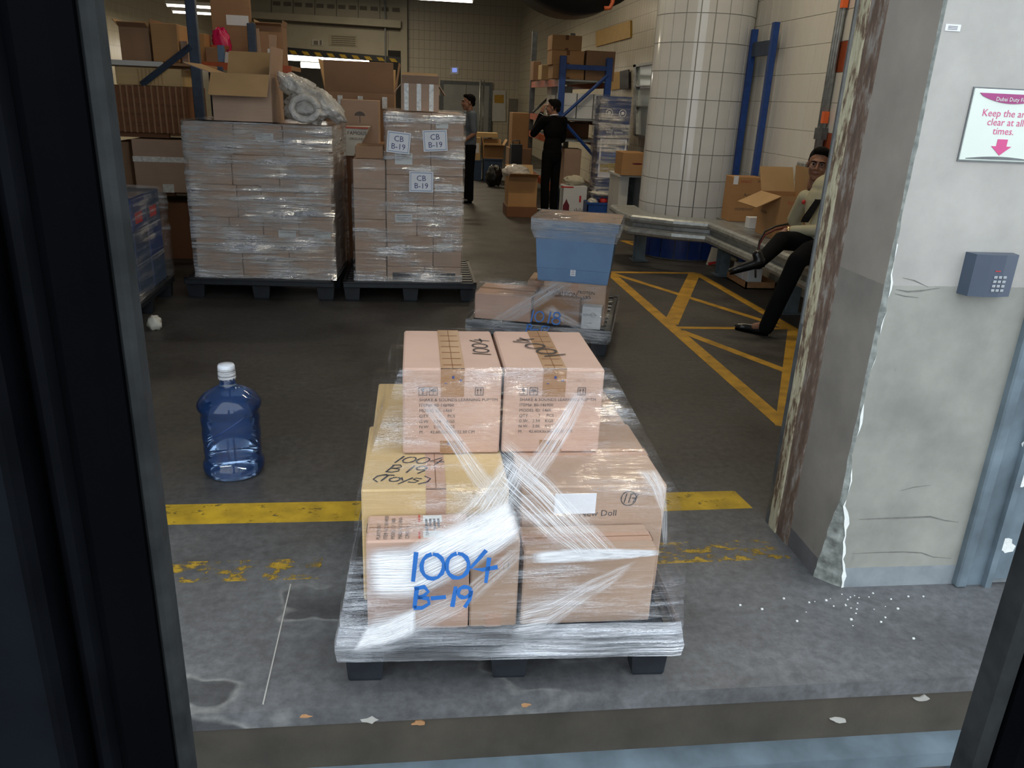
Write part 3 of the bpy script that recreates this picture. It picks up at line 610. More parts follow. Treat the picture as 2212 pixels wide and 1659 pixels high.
q = PV(1315, 10, 11.8); tag(MB().tube([(q.x+.05, 11.8, ZC), (q.x+.05, 11.8, q.z+.03), (q.x+.02, 11.8, q.z-.04), (q.x-.06, 11.8, q.z-.05)], .03, 10).build('hanging_pipe', 'orange_paint'), 'orange bent pipe hanging beside the black duct', 'pipe')
# guard rail that serves as a bench, stepping around the column
path = [PZ(1338, 448, .57), PZ(1340, 453, .57), PZ(1367, 464, .57), PZ(1456, 474, .57), PZ(1522, 480, .57), Vector((3.075, 6.55, 0)), Vector((3.075, 4.0, 0))]
path[0] = path[1]+Vector((.02, .45, 0)); path[4] = Vector((3.02, path[4].y, 0))
for q in path: q.z = 0
prof = [(-.26, .569), (.0, .57), (.028, .555), (.034, .53), (.030, .505), (-.012, .488), (-.014, .455), (.045, .432), (.052, .40), (.045, .375), (.012, .36), (-.03, .36), (-.03, .54), (-.26, .535)]
rail = empty('guard_rail_bench', 'grey steel guard rail bench stepping around the tiled column', 'guard rail', (3.0, 7.0, 0))
org = Vector((3.0, 7.0, 0))
nn = []
for i in range(len(path)):
    a = (path[i]-path[i-1]).normalized() if i else None; c = (path[i+1]-path[i]).normalized() if i < len(path)-1 else None
    na = Vector((a.y, -a.x, 0)) if a else None; nc = Vector((c.y, -c.x, 0)) if c else None
    if na is None: nrm = nc
    elif nc is None: nrm = na
    else: nrm = (na+nc).normalized(); nrm = nrm/max(.5, nrm.dot(na))
    nn.append(nrm)
if (nn[3].y > 0): nn = [-q for q in nn]
for i in range(len(path)-1):
    b = MB(); k = len(prof); vs = [path[j]+nn[j]*o_+Vector((0, 0, z))-org for j in (i, i+1) for o_, z in prof]
    b.add(vs, [(j, (j+1) % k, k+(j+1) % k, k+j) for j in range(k)]+[tuple(range(k)), tuple(range(k, 2*k))]); b.build('rail_section', 'steel', rail)
for (u, v) in ((3.26, 8.0), (3.30, 6.46), (3.28, 4.9), (2.55, 8.75)):
    b = MB(); b.box(u-.055, u+.055, v-.06, v-.045, 0, .54).box(u-.055, u+.055, v+.045, v+.06, 0, .54).box(u-.01, u+.01, v-.05, v+.05, 0, .54).box(u-.09, u+.09, v-.09, v+.09, 0, .012)
    for q in range(len(b.v)): b.v[q] = tuple(Vector(b.v[q])-org)
    b.build('rail_post', 'bumper', rail)
b = MB().box(3.24, 3.52, 4.2, 8.3, .50, .570)
for q in range(len(b.v)): b.v[q] = tuple(Vector(b.v[q])-org)
b.build('bench_shelf', 'shelf_grey', rail)
# conduit, junction box on the right wall
cb = PU(1797, 130, WR-.05)
o = empty('cable_conduit', 'bundle of grey steel conduits with orange ties on the tiled wall', 'conduit', (WR-.04, cb.y, .6))
for k in range(3): MB().tube([(0, -.04+k*.042, 0), (0, -.04+k*.042, 3.6)], .018, 10).build('conduit', 'steel', o)
for (x, y) in ((1815, 5), (1772, 253)):
    q = PU(x, y, WR-.05); MB().box(-.03, .018, -.065, -.02, q.z-.6-.05, q.z-.6+.05).build('orange_tie', 'orange', o)
MB().box(-.026, .03, -.07, .07, .85, .95).build('saddle_clamp', 'steel_dark', o); MB().box(-.026, .03, -.07, .07, 2.05, 2.15).build('saddle_clamp', 'steel_dark', o)
q = PU(1738, 372, WR-.04); o = MB().bevbox(-.06, .038, -.10, .07, -.09, .09, .008).build('junction_box', 'steel'); o.location = (WR-.04, q.y, q.z); tag(o, 'grey electrical junction box behind the seated man', 'electrical box')
# blue frame leaning in the corner
o = empty('blue_rack_frame', 'blue steel rack upright frame standing against the tiled wall beside the column', 'rack frame', (WR-.10, 8.5, 0))
for v0 in (.32, -.20): MB().bevbox(-.03, .03, v0-.035, v0+.035, 0, 2.483+(.03 if v0 < 0 else 0), .006).build('upright', 'blue_paint', o)
MB().box(-.02, .02, -.2, .32, 2.21, 2.35).build('crossbar', 'blue_grey_paint', o); MB().box(-.02, .02, -.2, .32, .1, .2).build('crossbar', 'blue_grey_paint', o)
# signs on the pier
def pier_thing(name, label, cat, x, y): p = PV(x, y, JV); return empty(name, label, cat, (p.x, JV, p.z))
s0 = PV(2066, 345, JV); s1 = PV(2097, 190, JV); sw, shh = .26, s1.z-s0.z
sg = empty('wall_sign', 'white notice with pink lettering and a pink down arrow on the pier', 'sign', (s0.x+.005+sw/2, JV, s0.z))
MB().bevbox(-sw/2, sw/2, -.006, 0, 0, shh, .002).build('sign_board', 'sign_white', sg)
MB().box(-sw/2-.004, sw/2+.004, -.004, 0, -.004, shh+.004).build('sign_rim', 'steel_dark', sg)
sw_ = [(-sw/2+.018, shh-.012)]+[(-sw/2+.018+(sw-.036)*i/20, shh-.014-.026*math.sin(math.pi*i/20)**.75) for i in range(1, 20)]+[(sw/2-.018, shh-.012)]
MB().prism(sw_, lambda a, c, h: (a, h, c), -.0078, -.006).build('purple_swoosh', 'purple', sg)
text('Dubai Duty Free', .0165, 'sign_white', sg, FRONT(0, -.0085, shh-.033), align='CENTER')
text('Keep the area\nclear at all\ntimes.', .030, 'ink_pink', sg, FRONT(-.004, -.0068, shh-.078), align='CENTER', space=.86)
MB().prism([(-.017, .066), (.017, .066), (.017, .045), (.034, .045), (0, .018), (-.034, .045), (-.017, .045)], lambda a, c, h: (a, h, c), -.0075, -.006).build('arrow', 'ink_pink', sg)
lo = [(-sw/2+.02+(sw-.04)*i/16, .007+.007*math.sin(math.pi*i/16)) for i in range(17)]
MB().prism(lo+[(sw/2-.02, .005), (-sw/2+.02, .005)], lambda a, c, h: (a, h, c), -.0075, -.006).build('bottom_swoosh', 'steel_dark', sg)
p = PV(2058, 60, JV); st = MB().box(-.024, .024, -.002, 0, -.009, .009).build('sticker', 'paper'); st.location = (p.x, JV, p.z); tag(st, 'small white printed sticker high on the pier', 'sticker'); text('1234', .012, 'ink_grey', st, FRONT(-.014, -.0025, -.004)) if False else None
for k in range(3): MB().box(-.016, .014, -.0026, -.002, -.005+k*.004, -.0035+k*.004).build('print_line', 'ink_grey', st)
k0, k1 = PV(2085, 545, JV), PV(2172, 632, JV)
kp = empty('door_keypad', 'blue grey access keypad with four rows of keys on the pier', 'keypad', ((k0.x+k1.x)/2-.004, JV, k1.z-.004)); kw, kh = (k1.x-k0.x)/2-.006, k0.z-k1.z+.006
fr_ = [(-kw, .002), (-kw+.01, -.042), (-kw*.3, -.052), (kw*.3, -.052), (kw-.01, -.042), (kw, 0)]
MB().prism(fr_, lambda a, c, h: (a, c, h), 0, kh).build('housing', 'keypad', kp)
kt = MB().bevbox(-.0062, .0062, -.004, 0, -.0045, .0045, .0015).mesh('key', 'key')
for r in range(4):
    for c in range(3): link('key', kt, kp, T(-.010+.016*c+.012, -.0515, .022+.0145*r))
MB().box(-.004, .014, -.0535, -.0515, .084, .087).build('red_light', 'red', kp)
# vehicle doorway around the camera
vf = empty('vehicle_door_post', 'dark blue black vehicle door post with rubber seals beside the camera', 'door post', (-.21, .6, -1.0)); VF = Vector((-.21, .6, -1.0))
def vpost(root, name, u0, u1, v0, v1, mat, bev=.004):
    b = MB().bevbox(u0, u1, v0, v1, -1.0, 3.2, bev)
    for q in range(len(b.v)): b.v[q] = tuple(Vector(b.v[q])-Vector(root.location))
    b.build(name, mat, root)
vpost(vf, 'edge_strip', -.2175, -.2050, .585, .61, 'post_grey'); vpost(vf, 'rubber_seal', -.262, -.2165, .57, .64, 'black', .012); vpost(vf, 'seal_lip', -.281, -.258, .575, .63, 'post_dark', .008)
vpost(vf, 'groove', -.30, -.278, .60, .64, 'black'); vpost(vf, 'door_panel', -.50, -.292, .565, .63, 'post_blue', .01); vpost(vf, 'panel_bead', -.305, -.290, .56, .60, 'post_dark', .006)
vg = empty('vehicle_door_post', 'dark vehicle door post with a grey edge strip facing the pier', 'door post', (.62, .6, -1.0))
vpost(vg, 'edge_strip', .594, .612, .585, .62, 'post_grey'); vpost(vg, 'rubber_seal', .611, .66, .57, .64, 'black', .012); vpost(vg, 'door_panel', .655, .8, .56, .62, 'post_dark', .01)
# ------------------------------------------------------------------ pallets and their loads
def pallet(label, fr, w, d, h=.16, deck=.055, group='black plastic pallets'):
    o = empty('plastic_pallet', label, 'pallet', fr.w(w/2, d/2, 0), fr.rz, group)
    b = MB().bevbox(-w/2, w/2, -d/2, d/2, h-deck, h-.012, .006)
    b.box(-w/2, w/2, -d/2, -d/2+.03, h-.014, h).box(-w/2, w/2, d/2-.03, d/2, h-.014, h).box(-w/2, -w/2+.03, -d/2, d/2, h-.014, h).box(w/2-.03, w/2, -d/2, d/2, h-.014, h)
    b.build('deck', 'pallet', o)
    bar = MB().box(-w/2+.02, w/2-.02, -.028, .028, h-.014, h).mesh('deck_bar', 'pallet')
    for k in range(9): link('deck_bar', bar, o, T(0, -d/2+.11+(d-.22)*k/8, 0))
    lw, ld, hh = .115*w, .14, h-deck+.004
    f = MB(); pts = [[(-lw*s, -ld/2*s, z), (lw*s, -ld/2*s, z), (lw*s, ld/2*s, z), (-lw*s, ld/2*s, z)] for s, z in ((.40, 0), (.44, .01), (.52, hh))]
    for i in range(2):
        for k in range(4): f.quad(pts[i][k], pts[i][(k+1) % 4], pts[i+1][(k+1) % 4], pts[i+1][k])
    f.quad(*pts[0]); f.quad(*pts[2]); fm = f.mesh('foot', 'pallet')
    for x in (-w/2+lw*.55, 0, w/2-lw*.55):
        for y in (-d/2+ld*.55, 0, d/2-ld*.55): link('foot', fm, o, T(x, y, 0))
    return o
FP = Frame((-.215, 1.932), R(-2))
pallet('black plastic pallet at the dock edge under the film-wrapped toy cartons', FP, 1.005, 1.21, .19)
ZD = .19
gA = 'toy cartons on the front pallet'
# front low row
c1 = carton(WORLD, -.137, .158, 1.963, 2.112, ZD, .496, 'card_pink', 'low tan carton with sideways printing on its top, blue numbers over its film', gA, tape=('tape_clear', 'x'))
for k, s in enumerate(('PLAYSMART', 'ITEM NO. 8014920', 'MODEL ID: 1480', 'MADE IN CHINA', 'C/NO.: 46')): text(s, .0165, 'ink_grey', c1, TOP(-.108+.0205*k, -.066, .3075, R(90)))
MB().box(-.0, .006, -.065, .07, .3058, .3068).build('red_stripe', 'ink_red', c1); MB().box(.014, .07, -.06, .066, .3058, .3068).build('warning_label', 'paper_label', c1)
for k in range(4): MB().box(.02+.012*k, .027+.012*k, -.02+.014*(k % 2), .045, .3066, .3075).build('warning_mark', 'ink', c1)
text('FLAMMABLE', .012, 'ink', c1, TOP(.030, -.052, .3085, R(90)))
c2 = carton(WORLD, .162, .304, 1.965, 2.112, ZD, .490, 'card_tan', 'narrow upright tan carton squeezed between two low cartons', gA, tape=('tape_clear', 'y'))
for k in range(3): MB().box(.01+.014*k, .013+.014*k, -.0745, -.0735, .20, .225).build('print_mark', 'ink_grey', c2)
c3 = carton(WORLD, .318, .718, 1.966, 2.112, ZD, .447, 'card_tan', 'wide low tan carton at the front below the doll carton', gA, tape=('tape_clear', 'x'))
text('14 17', .012, 'ink_grey', c3, FRONT(.13, -.0745, .235))
# second row, taller
c4 = carton(WORLD, -.158, .285, 2.117, 2.60, ZD, .578, 'card_gold', 'golden yellow carton with handwritten 1004 B19 Toys on its top', gA, tape=('tape_clear', 'y'), tapew=.06)
hand('1004', .052, .0055, 'ink', c4, TOP(-.150, -.058, .3895, R(-7)), slant=.35, pitch=.85); hand('B19', .052, .0055, 'ink', c4, TOP(-.160, -.124, .3895, R(-7)), slant=.3, pitch=.9); hand('(Toys)', .042, .0055, 'ink', c4, TOP(-.205, -.180, .3895, R(-8)), slant=.3, pitch=.75)
c5 = carton(WORLD, .325, .780, 2.117, 2.60, ZD, .580, 'card_tan', 'tan doll carton with a white sticker and a circled number', gA, tape=('tape_clear', 'x'))
text('New Doll', .030, 'ink', c5, FRONT(-.045, -.2422, .285)); hand('O', .040, .003, 'ink', c5, FRONT(.088, -.2425, .325), slant=0); hand('117', .032, .003, 'ink', c5, FRONT(.080, -.2425, .330), slant=.1, pitch=.62)
label_on(c5, 'white_sticker', 'paper', -.125, .005, .295, .365, -.2415)
c6 = carton(WORLD, -.146, .285, 2.612, 3.06, ZD, .570, 'card_gold', 'golden carton behind the one marked Toys', gA, tape=('tape_clear', 'y'), tapew=.06)
c7 = carton(WORLD, .325, .775, 2.612, 3.06, ZD, .574, 'card_tan', 'tan carton behind the doll carton', gA, tape=('tape_clear', 'x'))
# the two cartons on top
def top_carton(u0, u1, label, rz=0):
    w, d, h = u1-u0, .428, .296
    o = carton(WORLD, u0, u1, 2.357, 2.785, .581, .581+h, 'card_pink', label, gA, rz, tape=('tape_brown', 'y'), tapew=.075, bev=.006)
    L_ = ['SHAKE & SOUNDS LEARNING PUP*TM', 'ITEM#: 80-146900', 'MODEL ID: 1469', 'QTY        3     PCS', 'G.W.   3.54    KGS', 'N.W.   2.06    KGS', 'M.     42.60X30.60X32.30 CM']
    for k, s in enumerate(L_): text(s, .0148, 'ink_grey', o, FRONT(-w/2+.052, -d/2-.0014, .186-.0187*k))
    for x, kind in ((.050, 0), (.083, 1), (w-.085, 2)):
        q = MB(); x = -w/2+x; s = .027; z = .206; y0, y1 = -d/2-.0016, -d/2+.001
        for (a0, a1, b0, b1) in ((0, s, 0, .0018), (0, s, s-.0018, s), (0, .0018, 0, s), (s-.0018, s, 0, s)): q.box(x+a0, x+a1, y0, y1, z+b0, z+b1)
        fn = lambda a, c, h_: (x+a*s, h_, z+c*s)
        if kind == 0: q.prism([(.3, .85), (.7, .85), (.65, .5), (.54, .42), (.54, .22), (.7, .16), (.3, .16), (.46, .22), (.46, .42), (.35, .5)], fn, y0, y1)
        elif kind == 1: q.prism([(.12, .5)]+[(.5+.38*math.cos(R(180-t)), .5+.3*math.sin(R(t))) for t in range(20, 181, 20)], fn, y0, y1); q.box(x+.47*s, x+.53*s, y0, y1, z+.15*s, z+.5*s)
        else:
            for c_ in (.32, .68): q.prism([(c_-.04, .15), (c_+.04, .15), (c_+.04, .6), (c_+.13, .6), (c_, .88), (c_-.13, .6), (c_-.04, .6)], fn, y0, y1)
        q.build('handling_mark', 'ink_grey', o)
    for k in range(5): MB().box(-.026+.012*k, -.018+.012*k, -d/2-.0022, -d/2-.001, .005+.009*(k % 3), .008+.012*(k % 3)).build('tape_print', 'ink_navy', o, T(0, 0, .02 if k % 2 else .24))
    for k in range(6): MB().box(-.03, .03, -d/2+.03+.065*k, -d/2+.037+.065*k, h+.0010, h+.0016).build('tape_print', 'card_dark', o, Matrix.Rotation(R(0), 4, 'Z') @ T(0, 0, 0))
    return o
t1 = top_carton(-.038, .277, 'upper tan toy carton with small black 1004 beside its tape'); hand('1004', .062, .006, 'ink', t1, TOP(.135, -.10, .2985, R(90)), pitch=.86)
t2 = top_carton(.287, .613, 'upper tan toy carton with big 1004 scrawled across its brown tape', R(-.4)); hand('1004', .078, .008, 'ink', t2, TOP(.075, -.10, .3000, R(118)), pitch=.86)
text('V2223611', .018, 'tape_clear', t2, FRONT(.03, -.2155, .252))
# stretch wrap of the front pallet: loft of rectangles, then bunched bands pulled across the front
def loft_film(b, rings, n=26, sub=9, amp=.004, seed=0):
    allr = []
    for i in range(len(rings)-1):
        for j in range(sub): t = j/sub; allr.append([a+(c-a)*t for a, c in zip(rings[i], rings[i+1])])
    allr.append(list(rings[-1])); vs = []
    for (z, x0, x1, y0, y1) in allr:
        per = [(x0+(x1-x0)*k/n, y0, 0, -1) for k in range(n)]+[(x1, y0+(y1-y0)*k/n, 1, 0) for k in range(n)]+[(x1-(x1-x0)*k/n, y1, 0, 1) for k in range(n)]+[(x0, y1-(y1-y0)*k/n, -1, 0) for k in range(n)]
        for (x, y, a, c) in per:
            d = amp*(1+noise.noise(Vector((x*5+seed, y*5, z*14)))+.6*noise.noise(Vector((x*15, y*15+seed, z*40)))); vs.append((x+a*d, y+c*d, z))
    k = 4*n; b.add(vs, [(j*k+i, j*k+(i+1) % k, (j+1)*k+(i+1) % k, (j+1)*k+i) for j in range(len(allr)-1) for i in range(k)], 0, True)
RF = [(.196, -.222, .800, 1.898, 3.125), (.500, -.170, .795, 1.955, 3.090), (.586, -.168, .790, 2.060, 3.080), (.885, -.046, .622, 2.349, 2.795)]
wrap = empty('stretch_wrap', 'clear stretch film pulled over the toy cartons and pallet at the dock edge', 'plastic film', (.29, 2.5, .08))
WO = Vector((.29, 2.5, .08))
def lbuild(b, name, mat, par, off):
    b.v = [tuple(Vector(q)-off) for q in b.v]; return b.build(name, mat, par)
b = MB(); loft_film(b, RF); lbuild(b, 'wrap_sheet', 'film_clear', wrap, WO)
b = MB(); loft_film(b, [(.122, -.009, 1.014, -.012, 1.222), (.165, -.014, 1.019, -.017, 1.227), (.232, -.002, 1.007, .006, 1.21)], 40, 6, .004, 5); b.v = [tuple(FP.w(*q)) for q in b.v]; lbuild(b, 'wrap_skirt', 'film_dense', wrap, WO)
def film_front(x, y, rings, off=.008, fr=WORLD):
    r = ray(x, y); o = EYE-fr.o; ey, ry = o.dot(fr.y), r.dot(fr.y)
    for i in range(len(rings)-1):
        (z0, _, _, v0, _), (z1, _, _, v1, _) = rings[i], rings[i+1]
        # v = v0 + (z-z0)*k ; ey+t*ry = v0 + (CH+t*rz-z0)*k
        k = (v1-v0)/(z1-z0); t = (v0+(CH-z0)*k-ey)/(ry-r.z*k); z = CH+t*r.z
        if (z0-.02 if i else -9) <= z <= (z1 if i < len(rings)-2 else 9): return EYE+r*t-fr.y*off
    return EYE+r*t
def m_band(name, sc, dens, tint=(.93, .95, 1), gloss=.16):
    m, t, p, o = nt(name); mp = coords(t, (*sc, 1), which='UV'); n1 = ntex(t, mp, 2.0, 5, .6)
    d = ramp(t, n1, [(a, G(c)) for a, c in dens])
    uvc = N(t, 'ShaderNodeTexCoord'); sp = N(t, 'ShaderNodeSeparateXYZ'); L(t, uvc.outputs['UV'], sp.inputs[0])
    for ax, e in ((0, .08), (1, .22)): d = mixc(t, 1.0, d, ramp(t, sp.outputs[ax], [(0, G(0)), (e, G(1)), (1-e, G(1)), (1, G(0))]), 'MULTIPLY')
    p.inputs['Base Color'].default_value = (*tint, 1); p.inputs['Roughness'].default_value = .2; p.inputs['Specular IOR Level'].default_value = .9
    bb = bump(t, p, n1, .6, .02); tr = N(t, 'ShaderNodeBsdfTransparent'); mx = N(t, 'ShaderNodeMixShader'); L(t, d, mx.inputs[0]); L(t, tr.outputs[0], mx.inputs[1]); L(t, p.outputs[0], mx.inputs[2])
    gl = N(t, 'ShaderNodeBsdfGlossy'); gl.inputs['Roughness'].default_value = .1; L(t, bb.outputs[0], gl.inputs['Normal']); m2 = N(t, 'ShaderNodeMixShader'); L(t, mixc(t, 1.0, d, G(gloss*1.8), 'MULTIPLY'), m2.inputs[0]); L(t, mx.outputs[0], m2.inputs[1]); L(t, gl.outputs[0], m2.inputs[2]); L(t, m2.outputs[0], o.inputs[0])
    M[name] = m
m_band('band_white', (1.2, 14), ((.25, .45), (.42, .80), (.6, 1))); m_band('band_streak', (.7, 26), ((.44, 0), (.53, .35), (.64, .95))); m_band('band_soft', (1.0, 12), ((.40, .05), (.55, .35), (.7, .8)))
def interp(pl, t):
    n = len(pl)-1; i = min(int(t*n), n-1); f = t*n-i; return (pl[i][0]+(pl[i+1][0]-pl[i][0])*f, pl[i][1]+(pl[i+1][1]-pl[i][1])*f)
def band(top, bot, rings, mat, par, off, d=.010, nu=40, nv=12, wav=.004, seed=0, fr=WORLD, name='film_band'):
    vs = []; uv = []
    for j in range(nv+1):
        for i in range(nu+1):
            a, c = interp(top, i/nu), interp(bot, i/nu); f = j/nv
            x, y = a[0]+(c[0]-a[0])*f, a[1]+(c[1]-a[1])*f
            vs.append(film_front(x, y, rings, d+wav*noise.noise(Vector((i*.25+seed, j*1.3, seed))), fr)-off); uv.append((i/nu, f))
    fs = [(j*(nu+1)+i, j*(nu+1)+i+1, (j+1)*(nu+1)+i+1, (j+1)*(nu+1)+i) for j in range(nv) for i in range(nu)]
    me = bpy.data.meshes.new(name); me.from_pydata([tuple(q) for q in vs], [], fs); me.materials.append(M[mat]); me.polygons.foreach_set('use_smooth', [True]*len(fs))
    ul = me.uv_layers.new(name='UVMap')
    for lp in me.loops: ul.data[lp.index].uv = uv[lp.vertex_index]
    return link(name, me, par)
B_ = lambda a, c, m, s, **k: band(a, c, RF, m, wrap, WO, seed=s, **k)
B_([(789, 1178), (880, 1172), (960, 1132), (1040, 1098), (1100, 1064)], [(791, 1290), (900, 1292), (1000, 1240), (1080, 1192), (1132, 1152)], 'band_white', 1)
B_([(795, 1312), (900, 1300), (1000, 1262), (1128, 1160)], [(770, 1395), (880, 1378), (1000, 1318), (1130, 1200)], 'band_soft', 2, d=.013)
B_([(792, 1345), (850, 1325), (900, 1300)], [(760, 1400), (830, 1390), (900, 1360)], 'band_white', 9, d=.016)
B_([(1085, 930), (1190, 1020), (1270, 1110), (1345, 1190)], [(1060, 1050), (1130, 1120), (1180, 1165), (1235, 1200)], 'band_streak', 3, d=.014)
B_([(1085, 985), (1040, 1040), (1000, 1085), (960, 1120)], [(1150, 985), (1130, 1050), (1100, 1110), (1040, 1150)], 'band_soft', 4, d=.012)
B_([(1145, 1188), (1250, 1178), (1340, 1180), (1425, 1184)], [(1145, 1215), (1250, 1212), (1340, 1205), (1425, 1196)], 'band_white', 5)
B_([(1118, 1300), (1200, 1275), (1280, 1240), (1380, 1200)], [(1100, 1375), (1170, 1370), (1260, 1300), (1340, 1245)], 'band_soft', 6, d=.013)
B_([(930, 855), (990, 930), (1050, 1010), (1110, 1080)], [(905, 870), (960, 945), (1010, 1030), (1060, 1100)], 'band_streak', 7, d=.012)
B_([(1240, 840), (1200, 900), (1150, 970), (1110, 1040)], [(1270, 850), (1240, 920), (1200, 990), (1150, 1060)], 'band_streak', 8, d=.012)
B_([(1365, 1010), (1400, 1050), (1425, 1100), (1430, 1180)], [(1420, 1010), (1438, 1050), (1440, 1100), (1440, 1180)], 'band_soft', 10)
def film_mw(x, y, rings, fr=WORLD, off=.016, rot=0):     # drawing plane on the film at a pixel
    p = film_front(x, y, rings, off, fr); tilt = math.atan2(rings[1][3]-rings[0][3], rings[1][0]-rings[0][0])
    return Matrix.Translation(p) @ Matrix.Rotation(fr.rz, 4, 'Z') @ Matrix.Rotation(R(90)-tilt, 4, 'X') @ Matrix.Rotation(rot, 4, 'Z')
hand('1004', .088, .0115, 'ink_blue', wrap, Matrix.Translation(-WO) @ film_mw(862, 1248, RF, off=.022), pitch=.80, slant=.0); hand('B-19', .062, .0115, 'ink_blue', wrap, Matrix.Translation(-WO) @ film_mw(888, 1304, RF, off=.022), pitch=.72, slant=.05)
# ---- second pallet with the blue tub
F2 = Frame(PZ(1010, 712, .12), R(-17)); W2 = 1.0
pallet('black plastic pallet carrying the blue tub and mixed cartons', F2, W2, 1.1, .19)
gB = 'goods on the tub pallet'
x0, z1 = F2.px(1026, 632, .07); x1, _ = F2.px(1148, 650, .07)
a = carton(F2, max(x0, .03), x1, .07, .42, ZD, z1, 'card_pink', 'plain tan carton at the free end of the pallet beside the blue tub', gB, tape=('tape_clear', 'x'))
text('KIT IN', .03, 'ink_grey', a, TOP(-.05, -.1, z1-ZD+.001)); 
xn0, _ = F2.px(1172, 660, .16); xn1, zn = F2.px(1310, 625, .16); xn1 = min(xn1, .99); zn = F2.px(1240, 612, .16)[1]
b2 = carton(F2, xn0, xn1, .16, .62, ZD, zn, 'card_tan', 'brown carton with big dark print under the blue tub', gB, tape=('tape_clear', 'y'))
wn = xn1-xn0; MB().box(-wn/2-.002, -wn/2+.14, -.2325, -.2295, .10, zn-ZD-.03).build('print_panel', 'card_brown', b2)
text('NUTRITION', .052, 'ink', b2, FRONT(-wn/2+.02, -.2335, zn-ZD-.10), sx=.8); text('NUTRITION', .045, 'ink', b2, FRONT(-wn/2+.02, -.2335, zn-ZD-.15), sx=.8); text('PROTEIN', .03, 'ink', b2, FRONT(wn/2-.20, -.2335, zn-ZD-.07)); text('BARS', .035, 'ink', b2, FRONT(wn/2-.18, -.2335, zn-ZD-.12, R(15)))
xm0, zm = F2.px(1140, 605, .45); xm1 = xn0-.005
if xm1-xm0 < .1: xm0 = xm1-.16
carton(F2, xm0, xm1, .44, .75, ZD, zm, 'card_tan', 'tan carton wedged behind the plain carton on the tub pallet', gB, tape=('tape_clear', 'y'))
xs0, _ = F2.px(1168, 690, .06); xs1, _ = F2.px(1253, 690, .06)
carton(F2, x1+.01, xs1-.01, .10, .152, ZD, ZD+.20, 'card_brown', 'low brown carton pressed against the printed nutrition carton', gB)
xw0, _ = F2.px(1256, 690, .05); xw1, zw = F2.px(1300, 666, .05)
w_ = carton(F2, xw0, xw1, .05, .152, ZD, zw, 'card_white', 'small white toothpaste carton standing below the blue tub', gB, bev=.003)
text('SENSODYNE', .017, 'ink_grey', w_, FRONT(-.06, -.0525, (zw-ZD)*.62)); text('1 x 144C', .014, 'ink_grey', w_, FRONT(-.045, -.0525, (zw-ZD)*.25)); MB().tube([(0.01+.016*math.cos(t*.5), -.0525, (zw-ZD)*.66+.016*math.sin(t*.5)) for t in range(12)], .0012, 5).build('oval_mark', 'ink_grey', w_)
# tub
tx0, _ = F2.px(1163, 600, .17); tx1, _ = F2.px(1312, 605, .17); tz = F2.px(1240, 478, .17)[1]
tw, td, th = tx1-tx0, .36, tz-zn
tub = empty('plastic_tub', 'pale blue plastic tub wrapped with film at its top on a carton', 'tub', F2.w((tx0+tx1)/2, .17+td/2, zn), F2.rz)
b = MB(); q = []
for s, z in ((.0, 0), (.004, .012), (.012, th*.22), (.014, th*.225), (.03, th-.10), (.030, th-.06), (.050, th-.058), (.052, th)): q.append([(-tw/2-s, -td/2-s, z), (tw/2+s, -td/2-s, z), (tw/2+s, td/2+s, z), (-tw/2-s, td/2+s, z)])
for i in range(len(q)-1):
    for k in range(4): b.quad(q[i][k], q[i][(k+1) % 4], q[i+1][(k+1) % 4], q[i+1][k])
b.quad(*q[0]); b.quad(*q[-1]); b.build('body', 'tub', tub)
MB().box(-.018, .018, -td/2-.012, -td/2, th*.12, th*.26).build('white_label', 'paper', tub); [MB().box(-.012, .012, -td/2-.0135, -td/2-.011, th*(.14+.03*k), th*(.148+.03*k)).build('label_print', 'ink_grey', tub) for k in range(3)]
MB().bevbox(-tw/2-.06, tw/2+.06, -td/2-.06, td/2+.06, th, th+.012, .004).build('cardboard_cover', 'card_tan', tub)
b = MB(); loft_film(b, [(th-.13, -tw/2-.035, tw/2+.035, -td/2-.035, td/2+.035), (th-.06, -tw/2-.062, tw/2+.062, -td/2-.062, td/2+.062), (th+.014, -tw/2-.064, tw/2+.064, -td/2-.064, td/2+.064)], 24, 8, .006, 3); b.build('film_collar', 'film_dense', tub)
b = MB(); grid_patch(b, lambda i, j: Vector((-tw/2-.065+(tw+.13)*i, -td/2-.065+(td+.13)*j, th+.016+.004*noise.noise(Vector((i*9, j*9, 2))))), 20, 16); b.build('film_cover', 'film_h', tub)
R2 = [(.196, -.012, W2+.012, -.010, 1.11), (max(.42, zn-.12), .02, W2+.005, .05, .80), (zn+.002, .10, W2-.0, .13, .70)]
wr2 = empty('stretch_wrap', 'clear stretch film over the mixed cartons marked 1018 on the tub pallet', 'plastic film', F2.w(.5, .5, .08)); WO2 = Vector(F2.w(.5, .5, .08))
def to2(b): b.v = [tuple(F2.w(*q)) for q in b.v]; return b
b = MB(); loft_film(b, R2, 22, 9, .004, 8); lbuild(to2(b), 'wrap_sheet', 'film_clear', wr2, WO2)
b = MB(); loft_film(b, [(.105, -.010, W2+.010, -.008, 1.108), (.155, -.016, W2+.016, -.014, 1.114), (.205, -.012, W2+.012, -.010, 1.11)], 30, 6, .004, 11); lbuild(to2(b), 'wrap_skirt', 'film_dense', wr2, WO2)
R2L = [(z, a, c, d_, e) for z, a, c, d_, e in R2]
for tp, bt, mt, sd in (([(1200, 600), (1150, 630), (1090, 670), (1035, 705)], [(1240, 612), (1180, 655), (1120, 690), (1060, 712)], 'band_soft', 1), ([(1190, 655), (1230, 680), (1270, 705), (1318, 728)], [(1165, 672), (1210, 695), (1250, 715), (1300, 738)], 'band_soft', 2)):
    band(tp, bt, R2, mt, wr2, WO2, seed=sd, fr=F2)
